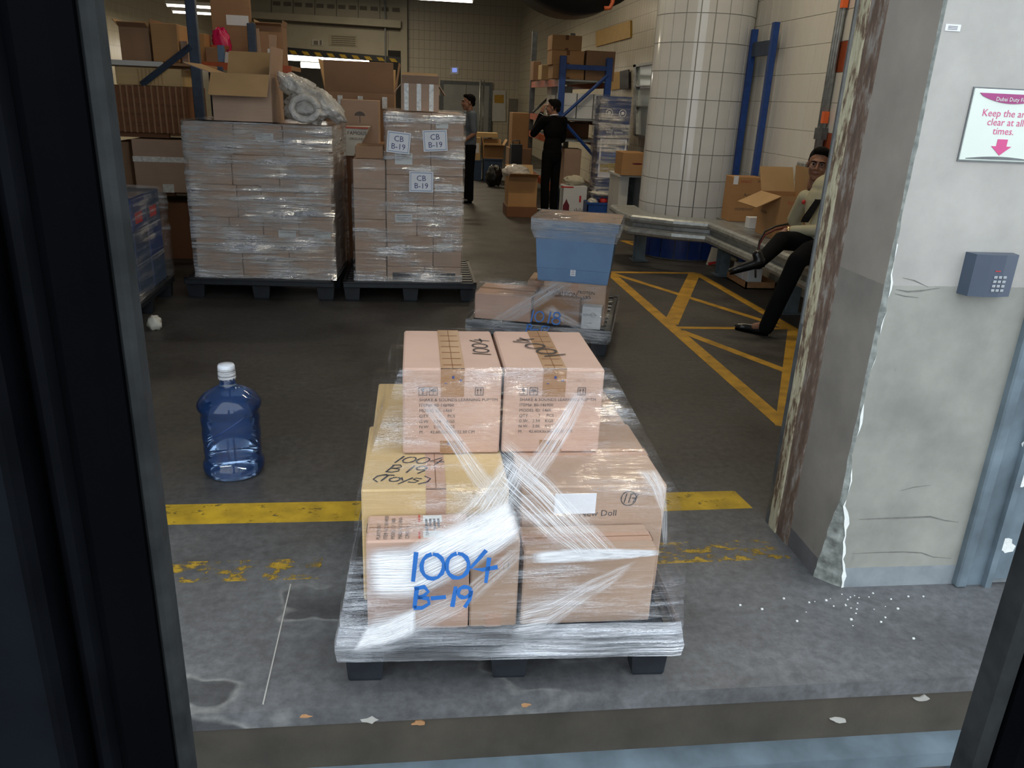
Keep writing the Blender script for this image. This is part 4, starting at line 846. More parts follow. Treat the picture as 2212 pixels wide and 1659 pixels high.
hand('1018', .085, .010, 'ink_blue', wr2, Matrix.Translation(-WO2) @ film_mw(1136, 693, R2, F2, .02), pitch=.82, slant=.05); hand('B-17', .06, .010, 'ink_blue', wr2, Matrix.Translation(-WO2) @ film_mw(1134, 717, R2, F2, .02), pitch=.7)
# ---- tall wrapped stack with an open carton on top
F3 = Frame(PZ(405, 641)+Vector((0, -.06, 0)), R(-2.5)); W3 = 1.225; H3 = .175
pallet('black plastic pallet under the tall glossy film-wrapped carton stack', F3, W3, .98, H3)
sx0, sx1 = F3.px(425, 560, .07)[0], F3.px(722, 560, .07)[0]
zz = [H3]+[F3.px(575, y, .07)[1] for y in (541, 472, 402, 336, 268)]
cols = [(0, .33, .67, 1), (0, .25, .49, .745, 1), (0, .33, .5, .745, 1), (0, .3, .63, 1), (0, .34, .68, 1)]
lb = 'brown carton in the tall glossy film-wrapped stack'
st3 = []
for r in range(5):
    w = sx1-sx0; dx = (.0, .004, -.008, .0, -.012)[r]
    for k in range(len(cols[r])-1):
        for dp in (0, 1):
            o = carton(F3, sx0+dx+w*cols[r][k]+.003, sx0+dx+w*cols[r][k+1]-.003, .07+.43*dp, .49+.43*dp, zz[r], zz[r+1]-.002, 'card_tan', lb, 'cartons in the tall glossy stack')
            if dp == 0 and (r, k) in ((1, 2), (1, 3), (4, 1)):
                label_on(o, 'address_label', 'paper_label', -.02, .12, .11, .17, -.21); o['label'] = 'brown carton with a white address label in the glossy wrapped stack'; text('PACKED BOOK', .016, 'ink_grey', o, FRONT(-.01, -.213, .15))
fw = (sx1-sx0)/2
film_shell('stretch_wrap', 'cloudy stretch film around the tall carton stack with the open carton on top', fw+.013, .44, zz[5]-H3+.008, H3-.001, 'film_back', F3, sx0+fw-.003, .50, .008, 3)
# open carton, loose film on top
zt = zz[5]+.012
ox0, ox1 = F3.px(462, 255, .10)[0], F3.px(588, 255, .10)[0]; oz = F3.px(525, 168, .10)[1]
oc = open_carton(F3, ox0, ox1, .10, .58, zt, oz+.03, 'card_tan', 'open tan carton with flaps out on top of the glossy stack', (-52, 60, 18, 85), fl=.46)
text('PACKED BOOKS 24', .028, 'ink_grey', oc, FRONT(-.17, -.242, (oz-zt)*.55))
fb = MB(); c0 = F3.px(690, 215, .2); cx, cz = c0
vs = []
b = MB()
def crumple(c, r, seed, rot=0, n=44):
    vs = []
    for i in range(n//2+1):
        a = math.pi*i/(n//2)
        for k in range(n):
            t = 2*math.pi*k/n; d = Vector((math.sin(a)*math.cos(t), math.sin(a)*math.sin(t), math.cos(a)))
            f = 1+.28*noise.noise(d*2.2+Vector((seed, 0, 0)))+.16*noise.noise(d*6+Vector((0, seed, 0)))+.07*noise.noise(d*15)
            vs.append(Vector((d.x*r[0]*f, d.y*r[1]*f, d.z*r[2]*f)) if not rot else Matrix.Rotation(rot, 3, 'Y') @ Vector((d.x*r[0]*f, d.y*r[1]*f, d.z*r[2]*f)))
    vs = [v+Vector(c) for v in vs]
    return vs, [(i*n+k, (i+1)*n+k, (i+1)*n+(k+1) % n, i*n+(k+1) % n) for i in range(n//2) for k in range(n)]
fo = empty('loose_film_bundle', 'crumpled bundle of used clear film lying on the glossy stack', 'plastic film', F3.w(cx, .3, zt), F3.rz)
for (px, py, r, sd, rt) in ((648, 192, (.185, .15, .085), 1, .5), (668, 232, (.20, .17, .12), 2, 0), (706, 226, (.18, .14, .07), 3, .75)):
    x, z = F3.px(px, py, .25); vs, fs = crumple((x-cx, -.05, max(z-zt, r[2]*1.05)), r, sd, rt); MB().add(vs, fs, 0, True).build('film_fold', 'film_ball', fo)
x, z = F3.px(660, 234, .1); MB().tube([(x-cx+.10*math.cos(t*.35)*(1+.03*math.sin(t*3)), -.235, max(z-zt, .1)+.085*math.sin(t*.35)) for t in range(19)], .03, 8).build('film_roll_edge', 'film_ball', fo)
# ---- stack with the CB B-19 sheets
F4 = Frame(PZ(742, 652), R(.4)); W4 = 1.13
pallet('black plastic pallet under the stack with CB B-19 sheets', F4, W4, 1.0, H3)
a0, a1, a2 = F4.px(768, 590, .06)[0], F4.px(836, 590, .06)[0], F4.px(995, 590, .06)[0]
zL = [H3]+[F4.px(800, y, .06)[1] for y in (541, 474, 408, 344)]; zR = [H3]+[F4.px(915, y, .06)[1] for y in (576, 509, 444, 379, 243)]
lb4 = 'brown carton in the wrapped stack bearing CB B-19 sheets'; g4 = 'cartons in the CB B-19 stack'
for r in range(4):
    for dp in (0, 1): carton(F4, a0, a1-.005, .06+.43*dp, .48+.43*dp, zL[r], zL[r+1]-.002, 'card_tan', lb4, g4)
R4 = {}
for r in range(5):
    sp = (.5, .62, .40, .62, .58)[r]; m_ = a1+(a2-a1)*sp
    for k, (q0, q1) in enumerate(((a1+.003, m_-.002), (m_+.002, a2))):
        for dp in (0, 1):
            o = carton(F4, q0, q1, .05+.43*dp, .47+.43*dp, zR[r], zR[r+1]-.002, 'card_tan', lb4, g4)
            if dp == 0: R4[(r, k)] = o
o = carton(F4, a0+.02, a1-.02, .10, .44, zL[4], zL[4]+.10, 'card_brown', 'flattish brown carton on the short column of the CB B-19 stack', None)
for r, k in ((0, 0), (0, 1)): label_on(R4[(r, k)], 'black_print', 'pallet', -.11, .11, .012, .075, -.211, .001)
film_shell('stretch_wrap', 'clear stretch film around the upper tall part of the CB B-19 stack', (a2-a1)/2+.008, .44, zR[5]-zL[4]+.008, zL[4]-.001, 'film_mid', F4, (a1+a2)/2, .48, .007, 9)
film_shell('stretch_wrap', 'clear stretch film around the lower courses of the CB B-19 stack', (a2-a0)/2+.008, .445, zL[4]-H3+.006, H3-.001, 'film_mid', F4, (a0+a2)/2, .485, .007, 12, top=False)
for i, (px, py, w, h, rot, lab) in enumerate(((861, 308, .185, .165, R(5), 'white CB B-19 sheet tilted at the stack corner under film'), (940, 304, .195, .165, R(-4), 'white CB B-19 sheet beside the tilted one high on the stack'), (910, 393, .195, .165, 0, 'white CB B-19 sheet below the other two on the stack'))):
    x, z = F4.px(px, py, .022); sh_ = MB().box(-w/2, w/2, -.001, .001, -h/2, h/2).build('paper_sheet', 'paper'); sh_.matrix_world = Matrix.Translation(F4.w(x, .024, z)) @ Matrix.Rotation(F4.rz, 4, 'Z') @ Matrix.Rotation(rot, 4, 'Y'); tag(sh_, lab, 'paper sheet', 'CB B-19 sheets')
    MB().box(-w/2+.01, w/2-.01, -.0014, -.0008, h/2-.014, h/2-.009).box(-w/2+.01, w/2-.01, -.0014, -.0008, -h/2+.009, -h/2+.014).box(-w/2+.01, -w/2+.014, -.0014, -.0008, -h/2+.01, h/2-.01).box(w/2-.014, w/2-.01, -.0014, -.0008, -h/2+.01, h/2-.01).build('blue_border', 'tub', sh_)
    text('CB', .062, 'ink_navy', sh_, FRONT(0, -.0022, .008), align='CENTER'); text('B-19', .062, 'ink_navy', sh_, FRONT(0, -.0022, -.052), align='CENTER')
for (px, py, w, h) in ((958, 407, .14, .065), (872, 471, .14, .065), (961, 535, .13, .065), (872, 343, .14, .09), (955, 268, .1, .07)):
    x, z = F4.px(px, py, .045); n_ = min(R4.items(), key=lambda it: (it[1].location-F4.w(x, .26, z-.12)).length)[1]
    ml = Matrix.Rotation(-F4.rz, 4, 'Z') @ Matrix.Translation(F4.w(x, .0475, z)-n_.location)
    n_['label'] = 'brown carton with a white address label in the CB B-19 stack'
    lo_ = MB().box(-w/2, w/2, -.001, .003, -h/2, h/2).build('address_label', 'paper_label', n_, ml); 
    for k in range(3): MB().box(-w/2+.01, w/2-.01-.03*k, -.0016, -.0008, h/2-.014-.015*k, h/2-.009-.015*k).build('print_line', 'ink_grey', lo_)
# open taped carton on it
x0, x1 = F4.px(867, 235, .12)[0], F4.px(948, 235, .12)[0]; z0 = zR[5]+.010; z1 = F4.px(905, 186, .12)[1]+.02
oc = open_carton(F4, x0, x1, .14, .44, z0, z1, 'card_tan', 'open carton with pale tape strips on top of the CB B-19 stack', (38, 60, -50, -55), fl=.33)
for k in (-.11, -.01, .09): MB().box(k-.018, k+.018, -.1515, -.15, .0, z1-z0).build('tape', 'tape_white', oc)
# film flying from corner
# ---- dark blue wrapped stack on the pallet by the door post
z5 = .165; pt = PU(300, 412, -2.0); y0_, y1_ = 5.55, 6.75
F5 = Frame((-3.05, 5.60), R(1)); pallet('black plastic pallet under the dark blue wrapped goods', F5, 1.06, 1.2, z5)
zt5 = PU(330, 415, -2.0).z
for r in range(3):
    for k in range(3):
        for c in range(2):
            h_ = (zt5-z5)/3; carton(F5, .02+.51*c, .515+.51*c, .06+.36*k, .40+.36*k, z5+h_*r, z5+h_*(r+1)-.003, 'tub_dark' if (r+k) % 3 else 'poster_blue', 'dark navy carton in the wrapped stack beside the door post', 'navy cartons')
for q_ in list(bpy.data.objects):
    if q_.get('group') == 'navy cartons' and q_.location.x > -2.5 and q_.location.z > .5: MB().box(.2485, .2510, -.10, .06, .05, .13).build('red_print', 'red', q_)
film_shell('stretch_wrap', 'shiny stretch film around the dark navy cartons', .53, .57, zt5-z5+.010, z5-.001, 'film_mid', F5, .53, .60, .012, 21)
pp = PZ(336, 712); o = MB(); vs, fs = crumple((0, 0, .05), (.05, .04, .055), 6, n=20); o.add(vs, fs, 0, True); o = o.build('paper_scrap', 'bag_white'); o.location = (pp.x, pp.y, 0); tag(o, 'crumpled white scrap on the floor beside the navy stack', 'litter')
# ------------------------------------------------------------------ water bottle
p = PZ(495, 1043); p = Vector((p.x, p.y, 0))
bt = empty('water_bottle', 'large blue water cooler bottle with film over its cap', 'bottle', p+Vector((0, .125, 0)), R(20)); bt.scale = (.95, .95, .865)
prof = [(.02, .004), (.118, .0), (.136, .012), (.143, .035), (.143, .062), (.136, .078), (.130, .092), (.134, .15), (.131, .172), (.134, .19), (.135, .25), (.131, .268), (.135, .288), (.136, .325), (.131, .345), (.137, .362), (.146, .378), (.147, .398), (.139, .413), (.120, .440), (.090, .463), (.060, .481), (.042, .493), (.035, .508), (.033, .57)]
MB().lathe(prof, 48).build('body', 'bottle', bt)
MB().lathe([(.034, .548), (.038, .552), (.039, .598), (.035, .606), (.01, .608)], 28).build('cap', 'cap_white', bt)
b = MB(); n = 28
b.add([(.0395*math.cos(2*math.pi*k/n), .0395*math.sin(2*math.pi*k/n), .588) for k in range(n)]+[(.041*math.cos(2*math.pi*k/n), .041*math.sin(2*math.pi*k/n), .540-.014*abs(math.sin(k*1.7))) for k in range(n)], [(k, (k+1) % n, n+(k+1) % n, n+k) for k in range(n)], 0, True)
b.build('cap_film', 'film_white', bt)
MB().tube([(.1345*math.cos(R(t)), .1345*math.sin(R(t)), .215+.0016*(t-200)*(1 if t < 260 else 1)) for t in range(200, 300, 6)], .0035, 8).build('molded_rib', 'bottle', bt)
# ------------------------------------------------------------------ rack by the left wall
LV = 8.25; pu = PV(418, 80, LV).x; zA = PV(300, 131, LV).z; zB = PV(345, 287, LV).z; zC = PV(345, 412, LV).z
rk = empty('storage_rack', 'blue grey rack with white beams crammed with cartons by the left wall', 'rack', (pu-1.1, LV+.45, 0)); RO = Vector((pu-1.1, LV+.45, 0))
def rpart(b, name, mat, root=rk, off=RO): b.v = [tuple(Vector(q)-off) for q in b.v]; return b.build(name, mat, root)
for u in (pu, pu-2.2):
    for v in (LV, LV+.9): rpart(MB().bevbox(u-.045, u+.045, v-.035, v+.035, 0, 3.1 if v == LV else zA, .006), 'upright', 'blue_grey_paint')
q0, q1 = PV(306, 182.5, LV-.04), PV(412, 100, LV-.04); d = (q1-q0).normalized()
rpart(MB().tube([q0, q1], .028, 4, smooth=False), 'diagonal_brace', 'blue_grey_paint')
for z, m_ in ((zA, 'white_rough'), (zB, 'card_dark'), (zC, 'card_dark')):
    rpart(MB().box(pu-2.2, pu-.3, LV-.02, LV+.02, z-.045, z-.001), 'beam', m_); rpart(MB().box(pu-2.2, pu, LV+.88, LV+.92, z-.045, z-.001), 'beam', m_); rpart(MB().box(pu-2.2, pu, LV+.02, LV+.88, z-.03, z-.004), 'shelf_board', 'wood')
def pxbox(x0, y0, x1, y1, v, dep, mat, label, z0=None, group=None, tape=None, name='carton', cat='box'):
    ym = (y0+y1)/2; a, c = PV(x0, ym, v), PV(x1, ym, v); zt = PV((x0+x1)/2, y0, v).z; zb = PV((x0+x1)/2, y1, v).z if z0 is None else z0
    return carton(WORLD, a.x, c.x, v, v+dep, zb, zt, mat, label, group, tape=tape, name=name, cat=cat)
gl = 'cartons on the left rack'
a, c = PV(258, 80, LV+.1), PV(322, 80, LV+.1)
open_carton(WORLD, a.x, c.x, LV+.1, LV+.5, zA, PV(290, 58, LV+.1).z, 'card_brown', 'open brown carton with raised flaps on the top shelf by the left wall', (28, 75, 50, 75), gl, fl=.3)
pxbox(327, 50, 384, 125, LV+.06, .45, 'card_orange', 'orange brown carton beside the raised-flap carton on the top shelf', zA, gl); pxbox(390, 88, 406, 125, LV+.1, .4, 'card_tan', 'narrow tan carton against the rack upright on the top shelf', zA, gl)
o = pxbox(372, 48, 384, 51, LV+.02, .04, 'blue_paint', 'small blue strip standing on the orange brown carton', PV(378, 50.2, LV+.02).z-.04) if False else None
crate = pxbox(246, 186, 404, 286, LV-.06, .75, 'card_dark', 'long dark brown woven crate under the fluted carton on the left rack', zB, gl, name='woven_crate', cat='crate')
hh = PV(340, 186, LV-.06).z-zB; wv = (PV(404, 230, LV-.06).x-PV(246, 230, LV-.06).x)
for k in range(5): MB().box(-wv/2-.004, wv/2+.004, -.382, -.374, hh*(k+.08)/5, hh*(k+.75)/5).build('woven_band', 'card_dark', crate)
for k in range(12): MB().box(-wv/2+wv*(k+.35)/12, -wv/2+wv*(k+.6)/12, -.386, -.372, 0, hh).build('woven_stake', 'card_brown', crate)
zcr = zB+hh
fl_ = pxbox(250, 146, 393, 186, LV+.025, .5, 'card_gold', 'pale fluted carton between the white beam and the dark crate', zcr, gl)
wf = PV(393, 160, LV).x-PV(250, 160, LV).x
for k in range(7): MB().box(-.10+.035*k, -.088+.035*k, -.2545, -.249, .01, (PV(320, 146, LV).z-zcr)*.92).build('flute', 'card_inside', fl_)
tc = pxbox(288, 302, 402, 411, LV-.12, .45, 'card_tan', 'tan carton with printed white tape across it above the navy stack', zC, gl); tc.rotation_euler.z = R(2)
hw = PV(402, 350, LV).x-PV(288, 350, LV).x; ht = PV(345, 302, LV-.12).z-zC
MB().box(-hw/2, hw/2, -.2275, -.2245, ht*.58, ht*.68).build('tape', 'tape_white', tc); MB().box(.0, .10, -.2275, -.2245, .0, ht*.16).build('tape', 'tape_white', tc)
pxbox(254, 306, 283, 411, LV+.12, .4, 'card_brown', 'brown carton hidden behind the white-taped carton on the rack', zC, gl)
for k in range(3): carton(WORLD, pu-2.0+.68*k, pu-1.36+.68*k, LV+.05, LV+.8, 0, zC-.12, 'card_dark', 'dark filler box added for the shade under the left storage rack', 'dark shade fillers under the left rack')  # dark boxes added to stand in for the shade beneath the rack
carton(WORLD, pu+.12, pu+.72, LV+.1, LV+.75, 0, zC+.05, 'card_dark', 'large dark filler box added for the shade between the left rack and the glossy stack')  # one more added dark box, filling the shaded gap beside the stack
# second rack further in, with tall sheets and odds and ends
LV2 = 10.2; zD = PV(500, 136, LV2).z; s0, s1 = PV(408, 136, LV2).x, PV(628, 136, LV2).x
rk2 = empty('storage_rack', 'shorter blue grey rack with cardboard sheets behind the glossy stack', 'rack', ((s0+s1)/2, LV2+.4, 0)); RO2 = Vector(((s0+s1)/2, LV2+.4, 0))
up = PV(545, 90, LV2).x; zU = PV(538, 50, LV2).z
for u, v in ((up, LV2), (up, LV2+.9), (s0+.05, LV2+.9), (s0+.05, LV2)): rpart(MB().bevbox(u-.045, u+.045, v-.035, v+.035, 0, zU if u == up else zD, .006), 'upright', 'blue_grey_paint', rk2, RO2)
rpart(MB().box(s0, s1, LV2+.04, LV2+.86, zD-.05, zD), 'shelf_board', 'wood', rk2, RO2); rpart(MB().box(s0, s1, LV2-.02, LV2+.03, zD-.08, zD), 'beam', 'orange_paint', rk2, RO2)
gm = 'odds and ends on the shorter rack'
o = pxbox(456, -60, 541, 136, LV2+.5, .08, 'card_brown', 'tall brown cardboard sheet stack standing behind the pink bag', zD, gm); label_on(o, 'white_label', 'paper_label', -.10, .22, 1.02, 1.15, -.041) if False else None
lx = (PV(491, 45, LV2+.5).x+PV(535, 45, LV2+.5).x)/2-o.location.x; MB().box(lx-.13, lx+.13, -.044, -.039, PV(512, 55, LV2+.5).z-zD, PV(512, 33, LV2+.5).z-zD).build('white_label', 'paper', o)
pxbox(427, 72, 444, 136, LV2+.15, .3, 'card_orange', 'slim orange brown carton beside the small white tin', zD, gm); pxbox(444, 82, 456, 103, LV2+.35, .06, 'paper', 'white card propped behind the blue box', PV(450, 118, LV2+.2).z, gm) if False else None
o = pxbox(444, 102, 482, 136, LV2+.1, .2, 'card_brown', 'small brown carton with a blue end panel', zD, gm); MB().box(.04, .12, -.1035, -.099, .01, .19).build('blue_panel', 'tub', o)
pb = empty('plastic_bag', 'bright pink plastic bag standing on the shorter rack', 'bag', (PV(474, 100, LV2+.35).x+.015, LV2+.40, zD)); zz_ = PV(474, 60, LV2+.35).z-zD
b = MB(); vs, fs = crumple((0, 0, zz_*.52), (.105, .06, zz_*.50), 4, n=28); b.add(vs, fs, 0, True); b.build('bag', 'pink', pb); MB().box(-.10, .10, -.085, -.05, zz_*.40, zz_*.50).build('orange_stripe', 'orange_paint', pb)
b = MB().prism([(-.09, 0), (.09, 0), (.075, .10), (-.07, .12)], lambda x, z, h: (x, h, z), -.08, .08); o = b.build('white_box', 'card_white'); o.location = (PV(504, 130, LV2+.12).x, LV2+.14, zD); tag(o, 'small white box with slanted sides beside the pink bag', 'box')
for k, (x, m_) in enumerate(((556, 'card_tan'), (570, 'card_brown'), (583, 'card_tan'))):
    b = MB().box(-.055, .055, -.01, .01, 0, PV(x, 62+6*k, LV2+.2).z-zD); o = b.build('cardboard_sheet', m_); o.location = (PV(x, 100, LV2+.2).x, LV2+.15+.05*k, zD); o.rotation_euler = (R(-3), R(3*k-3), 0); tag(o, 'upright cardboard sheet leaning beside the blue rack post', 'cardboard', 'upright cardboard sheets')
a, c = PV(556, 90, LV2+.5), PV(612, 90, LV2+.5); open_carton(WORLD, a.x, c.x, LV2+.45, LV2+.82, zD, PV(580, 56, LV2+.5).z, 'card_brown', 'tall open carton behind the cardboard sheets on the shorter rack', (25, 30, 70, 80), gm, fl=.22)
o = MB().box(-.07, .07, -.006, .006, 0, PV(590, 110, LV2+.1).z-zD+.02).build('foam_board', 'card_white'); o.location = (PV(593, 130, LV2+.1).x, LV2+.08, zD); tag(o, 'narrow white panel leaning in front of the tall open carton', 'panel')
# ------------------------------------------------------------------ goods behind the two stacks
a, c = PV(704, 260, 8.5), PV(852, 260, 8.5); zt = PV(780, 200, 8.5).z; zm_ = PV(780, 300, 8.5).z-.25
carton(WORLD, a.x+.02, c.x-.02, 8.52, 9.2, 0, zm_, 'card_brown', 'big closed carton under the large flapped carton behind the stacks')
oc = open_carton(WORLD, a.x, c.x, 8.5, 9.2, zm_, zt, 'card_brown', 'large carton with a wide front flap held out behind the stacks', (72, 55, 80, 80), fl=(.30, .3, .3, .3))
for k in (-.22, -.02, .22): MB().box(k, k+.05, -.358, -.349, .55, .66).build('tape', 'tape_white', oc)
o = pxbox(737, 216, 818, 310, 7.95, .4, 'card_tan', 'tan carton with a faint umbrella mark between the stacks', None); zo = o.location.z
carton(WORLD, o.location.x-.22, o.location.x+.22, 7.95, 8.4, 0, zo, 'card_brown', 'brown carton hidden low between the two stacks')
q = MB(); q.prism([(-.05, .25)]+[(.05*math.cos(R(180-t)), .25+.04*math.sin(R(t))) for t in range(20, 181, 20)], lambda x, z, h: (x, h, z), -.2015, -.199); q.box(-.004, .004, -.2015, -.199, .19, .25); q.build('handling_mark', 'ink_grey', o); MB().box(.0, .06, -.2025, -.199, .07, .16).build('address_label', 'paper_label', o)
wp = PV(762, 300, 7.75); wbg = empty('paper_bag', 'slumped off-white printed bag hanging between the two stacks', 'bag', (wp.x, 7.85, 0))
carton(WORLD, wp.x-.14, wp.x+.12, 7.70, 7.94, 0, PV(762, 335, 7.75).z, 'card_dark', 'dark carton propping the printed bag between the stacks'); zb_ = PV(762, 334.9, 7.75).z
wbg.location.z = zb_; b = MB(); hh_ = PV(762, 272, 7.75).z-zb_
ptsb = [(-.13, -.0), (.02, 0), (.13, hh_*.75), (.16, hh_), (-.06, hh_*.98), (-.15, hh_*.7)]
b.prism(ptsb, lambda x, z, h: (x, h+.02*math.sin(x*20), z), -.19, .06); b.build('bag', 'bag_white', wbg); text('FAMOUS', .045, 'ink_grey', wbg, FRONT(-.04, -.215, hh_*.72)); text('GROUND', .03, 'ink_grey', wbg, FRONT(-.02, -.215, hh_*.55)); MB().box(-.06, .15, -.21, -.19, hh_*.93, hh_*.99).build('red_edge', 'ink_red', wbg)
# ------------------------------------------------------------------ rack at the right with orange beams
RV = 13.0; r0, r1 = PV(1213, 190, RV).x, PV(1312, 190, RV).x; zTop = PV(1213, 120, RV).z; RV2 = RV+3.3
zs1, zs2, zs3 = PV(1230, 171, RV).z, PV(1240, 256, RV).z, PV(1260, 303, RV).z
rk3 = empty('pallet_rack', 'blue upright rack with orange beams loaded with cartons by the right wall', 'rack', ((r0+r1)/2, RV+1.6, 0)); RO3 = Vector(rk3.location)
for v, m_ in ((RV, 'blue_paint'), (RV2, 'steel_dark')):
    for u in (r0, r1): rpart(MB().bevbox(u-.05, u+.05, v-.04, v+.04, 0, zTop if v == RV else 2.9, .006), 'upright', m_, rk3, RO3)
    rpart(MB().box(r0, r1, v-.02, v+.02, zTop-.19, zTop-.12), 'crossbar', m_, rk3, RO3)
    for za, zb2 in ((zs2+.02, zTop-.25), (zs2-.02, zs2-.02-(zs2-zs3+.08)*(r1-r0-.05)/.42)):
        rpart(MB().tube([(r0+.03, v-.03, za), (r1-.02, v-.03, zb2)], .028, 6, smooth=False), 'diagonal_brace', m_, rk3, RO3)
for z in (zs1, zs2, zs3, .35):
    for u in (r0, r1): rpart(MB().box(u-.03, u+.03, RV, RV2, z-.11, z-.004), 'beam', 'orange_paint', rk3, RO3)
    rpart(MB().box(r0+.04, r1-.04, RV-.0, RV2, z-.03, z-.003), 'shelf_board', 'shelf_grey', rk3, RO3)
gr = 'cartons on the right rack'
top_c = pxbox(1194, 141, 1262, 170, RV+.1, .45, 'card_orange', 'lowest of three stacked orange brown cartons on the rack top', zs1, gr, tape=('card_dark', 'y')); z_ = zs1+(PV(1228, 141, RV+.1).z-zs1)
c2_ = pxbox(1192, 109, 1262, 141, RV+.1, .45, 'card_orange', 'middle one of three stacked orange brown cartons on the rack top', z_, gr, tape=('card_dark', 'y')); z_2 = PV(1228, 109, RV+.1).z
pxbox(1193, 76, 1257, 109, RV+.1, .45, 'card_orange', 'topmost of three stacked orange brown cartons on the rack top', z_2, gr, tape=('card_dark', 'y')); pxbox(1266, 110, 1328, 170, RV+.1, .5, 'card_brown', 'tall brown carton beside the three stacked cartons on the rack top', zs1, gr)
for k, (x0, y0, x1) in enumerate(((1170, 140, 1188), (1152, 132, 1168))): pxbox(x0, y0, x1, 172, RV+1.2+.9*k, .4, 'card_gold' if k == 0 else 'card_brown', ('small golden carton behind the stacked cartons on the rack', 'brown carton at the deep end of the rack top')[k], zs1, gr)
for k, x in enumerate((1202, 1224, 1246)):
    for j in range(2):
        pxbox(x, 229-22*j, x+20, 252-22*j, RV+.12, .35, 'card_white', 'white carton in the block of white cartons on the middle rack shelf', zs2+.215*j if j else zs2, 'white cartons on the rack') if False else carton(WORLD, r0+.02+.27*k, r0+.275+.27*k, RV+.12, RV+.5, zs2+.19*j, zs2+.19*j+.187, 'card_white', 'white carton in the block of white cartons on the middle rack shelf', 'white cartons on the rack')
for k in range(4): carton(WORLD, r0+.05, r0+.24, RV+.9+.16*k, RV+1.03+.16*k, zs2, zs2+.34, 'card_white', 'white binder-like box in the row behind the white cartons', 'white upright boxes on the rack', bev=.003)
carton(WORLD, r0+.12, r0+.5, RV+1.7, RV+2.2, zs2, zs2+.5, 'card_white', 'larger pale carton at the deep end of the middle rack shelf', gr)
carton(WORLD, r0+.1, r1-.1, RV+.7, RV+1.4, zs3, zs3+.24, 'card_dark', 'dark carton low on the rack under the white cartons', gr)
carton(WORLD, r0+.12, r0+.4, RV+.05, RV+.4, .35, .95, 'card_tan', 'upright tan carton on the bottom rack shelf behind the man in black', gr)
# poster stand
PVV = 12.0; a, c = PV(1291, 340, PVV), PV(1354, 340, PVV); pz = PV(1322, 208, PVV).z
ps = empty('display_stand', 'tall blue cardboard display stand with white lettering wrapped in film', 'display stand', ((a.x+c.x)/2, PVV+.2, 0)); pw = c.x-a.x
MB().bevbox(-pw/2, pw/2, -.2, .2, 0, pz, .006).build('body', 'poster_blue', ps)
zq = lambda y: PV(1322, y, PVV).z
MB().box(-pw/2+.02, pw/2-.02, -.204, -.199, zq(384), zq(300)).build('picture_border', 'paper', ps); MB().box(-pw/2+.045, pw/2-.045, -.207, -.203, zq(372), zq(303)).build('sea_picture', 'sea', ps); MB().box(-pw/2+.045, pw/2-.045, -.209, -.206, zq(372), zq(352)).build('sand_picture', 'sand', ps)
for x, y in ((1308, 314), (1335, 309)): MB().ball((PV(x, y, PVV).x-ps.location.x, -.206, zq(y)), (.035, .004, .02)).build('cloud_picture', 'paper', ps)
text('Your memory,\nwell spent', .062, 'paper', ps, FRONT(0, -.2035, zq(280)), align='CENTER', space=.85)
for x in (1316, 1345): xx = PV(x, 245, PVV).x-ps.location.x; MB().tube([(xx+.05*math.cos(t*.45), -.202, zq(244)+.05*math.sin(t*.45)) for t in range(15)], .006, 6).build('round_logo', 'paper', ps); MB().ball((xx, -.202, zq(244)), (.025, .004, .025)).build('logo_centre', 'paper', ps)
MB().box(-pw/2+.05, pw/2-.03, -.204, -.199, zq(424), zq(412)).build('white_band', 'paper', ps); text('HYDRO GEL', .055, 'ink', ps, FRONT(0, -.2065, zq(423)), align='CENTER')
film_shell('film_cover', None, pw/2+.012, .215, pz-.3, .3, 'film_mid', WORLD, 0, 0, .012, 31, parent=ps, nx=16, nz=24)
# counter and carton between stand and column
CV = 11.0; a, c = PV(1338, 400, CV), PV(1398, 400, CV); cz = PV(1360, 378, CV).z
ct_ = empty('white_counter', 'low white counter open at the front beside the tiled column', 'counter', ((a.x+c.x)/2, CV+.3, 0)); cw = c.x-a.x
MB().box(-cw/2, -cw/2+.13, -.3, .3, 0, cz-.03).build('side_panel', 'white_rough', ct_); MB().box(cw/2-.03, cw/2, -.3, .3, 0, cz-.03).build('side_panel', 'white_rough', ct_); MB().box(-cw/2-.02, cw/2+.02, -.32, .32, cz-.03, cz).build('counter_top', 'white_rough', ct_); MB().box(-cw/2+.13, cw/2-.03, .25, .28, 0, cz-.03).build('back_panel', 'steel_dark', ct_)
o = pxbox(1344, 330, 1394, 378, CV-.1, .4, 'card_orange', 'orange brown carton with a dark red logo on the white counter', cz); MB().ball((.05, -.201, .16), (.075, .002, .012)).build('red_logo', 'maroon', o)
# floor goods around the man in black
FV = 11.9; a, c = PV(1098, 420, FV), PV(1154, 420, FV); zt = PV(1125, 382, FV).z
carton(WORLD, a.x-.02, c.x+.06, FV-.02, FV+.5, 0, .16, 'card_dark', 'flat dark carton under the open carton beside the man in black')
open_carton(WORLD, a.x, c.x+.04, FV, FV+.45, .16, zt, 'card_orange', 'open orange brown carton stuffed with film beside the man in black', (20, 50, None, None), fl=.4)
b = MB(); vs, fs = crumple((0, 0, .08), (.2, .13, .10), 12, n=36); b.add(vs, fs, 0, True); o = b.build('loose_film_bundle', 'film_ball'); o.location = ((a.x+c.x)/2-.06, FV+.25, zt-.03); tag(o, 'pale crumpled film spilling out of the open orange brown carton', 'plastic film')
WV = 12.3; o = pxbox(1216, 402, 1267, 458, WV, .3, 'card_white', 'white carton with a dark red bottle print and cream foam on top', 0)
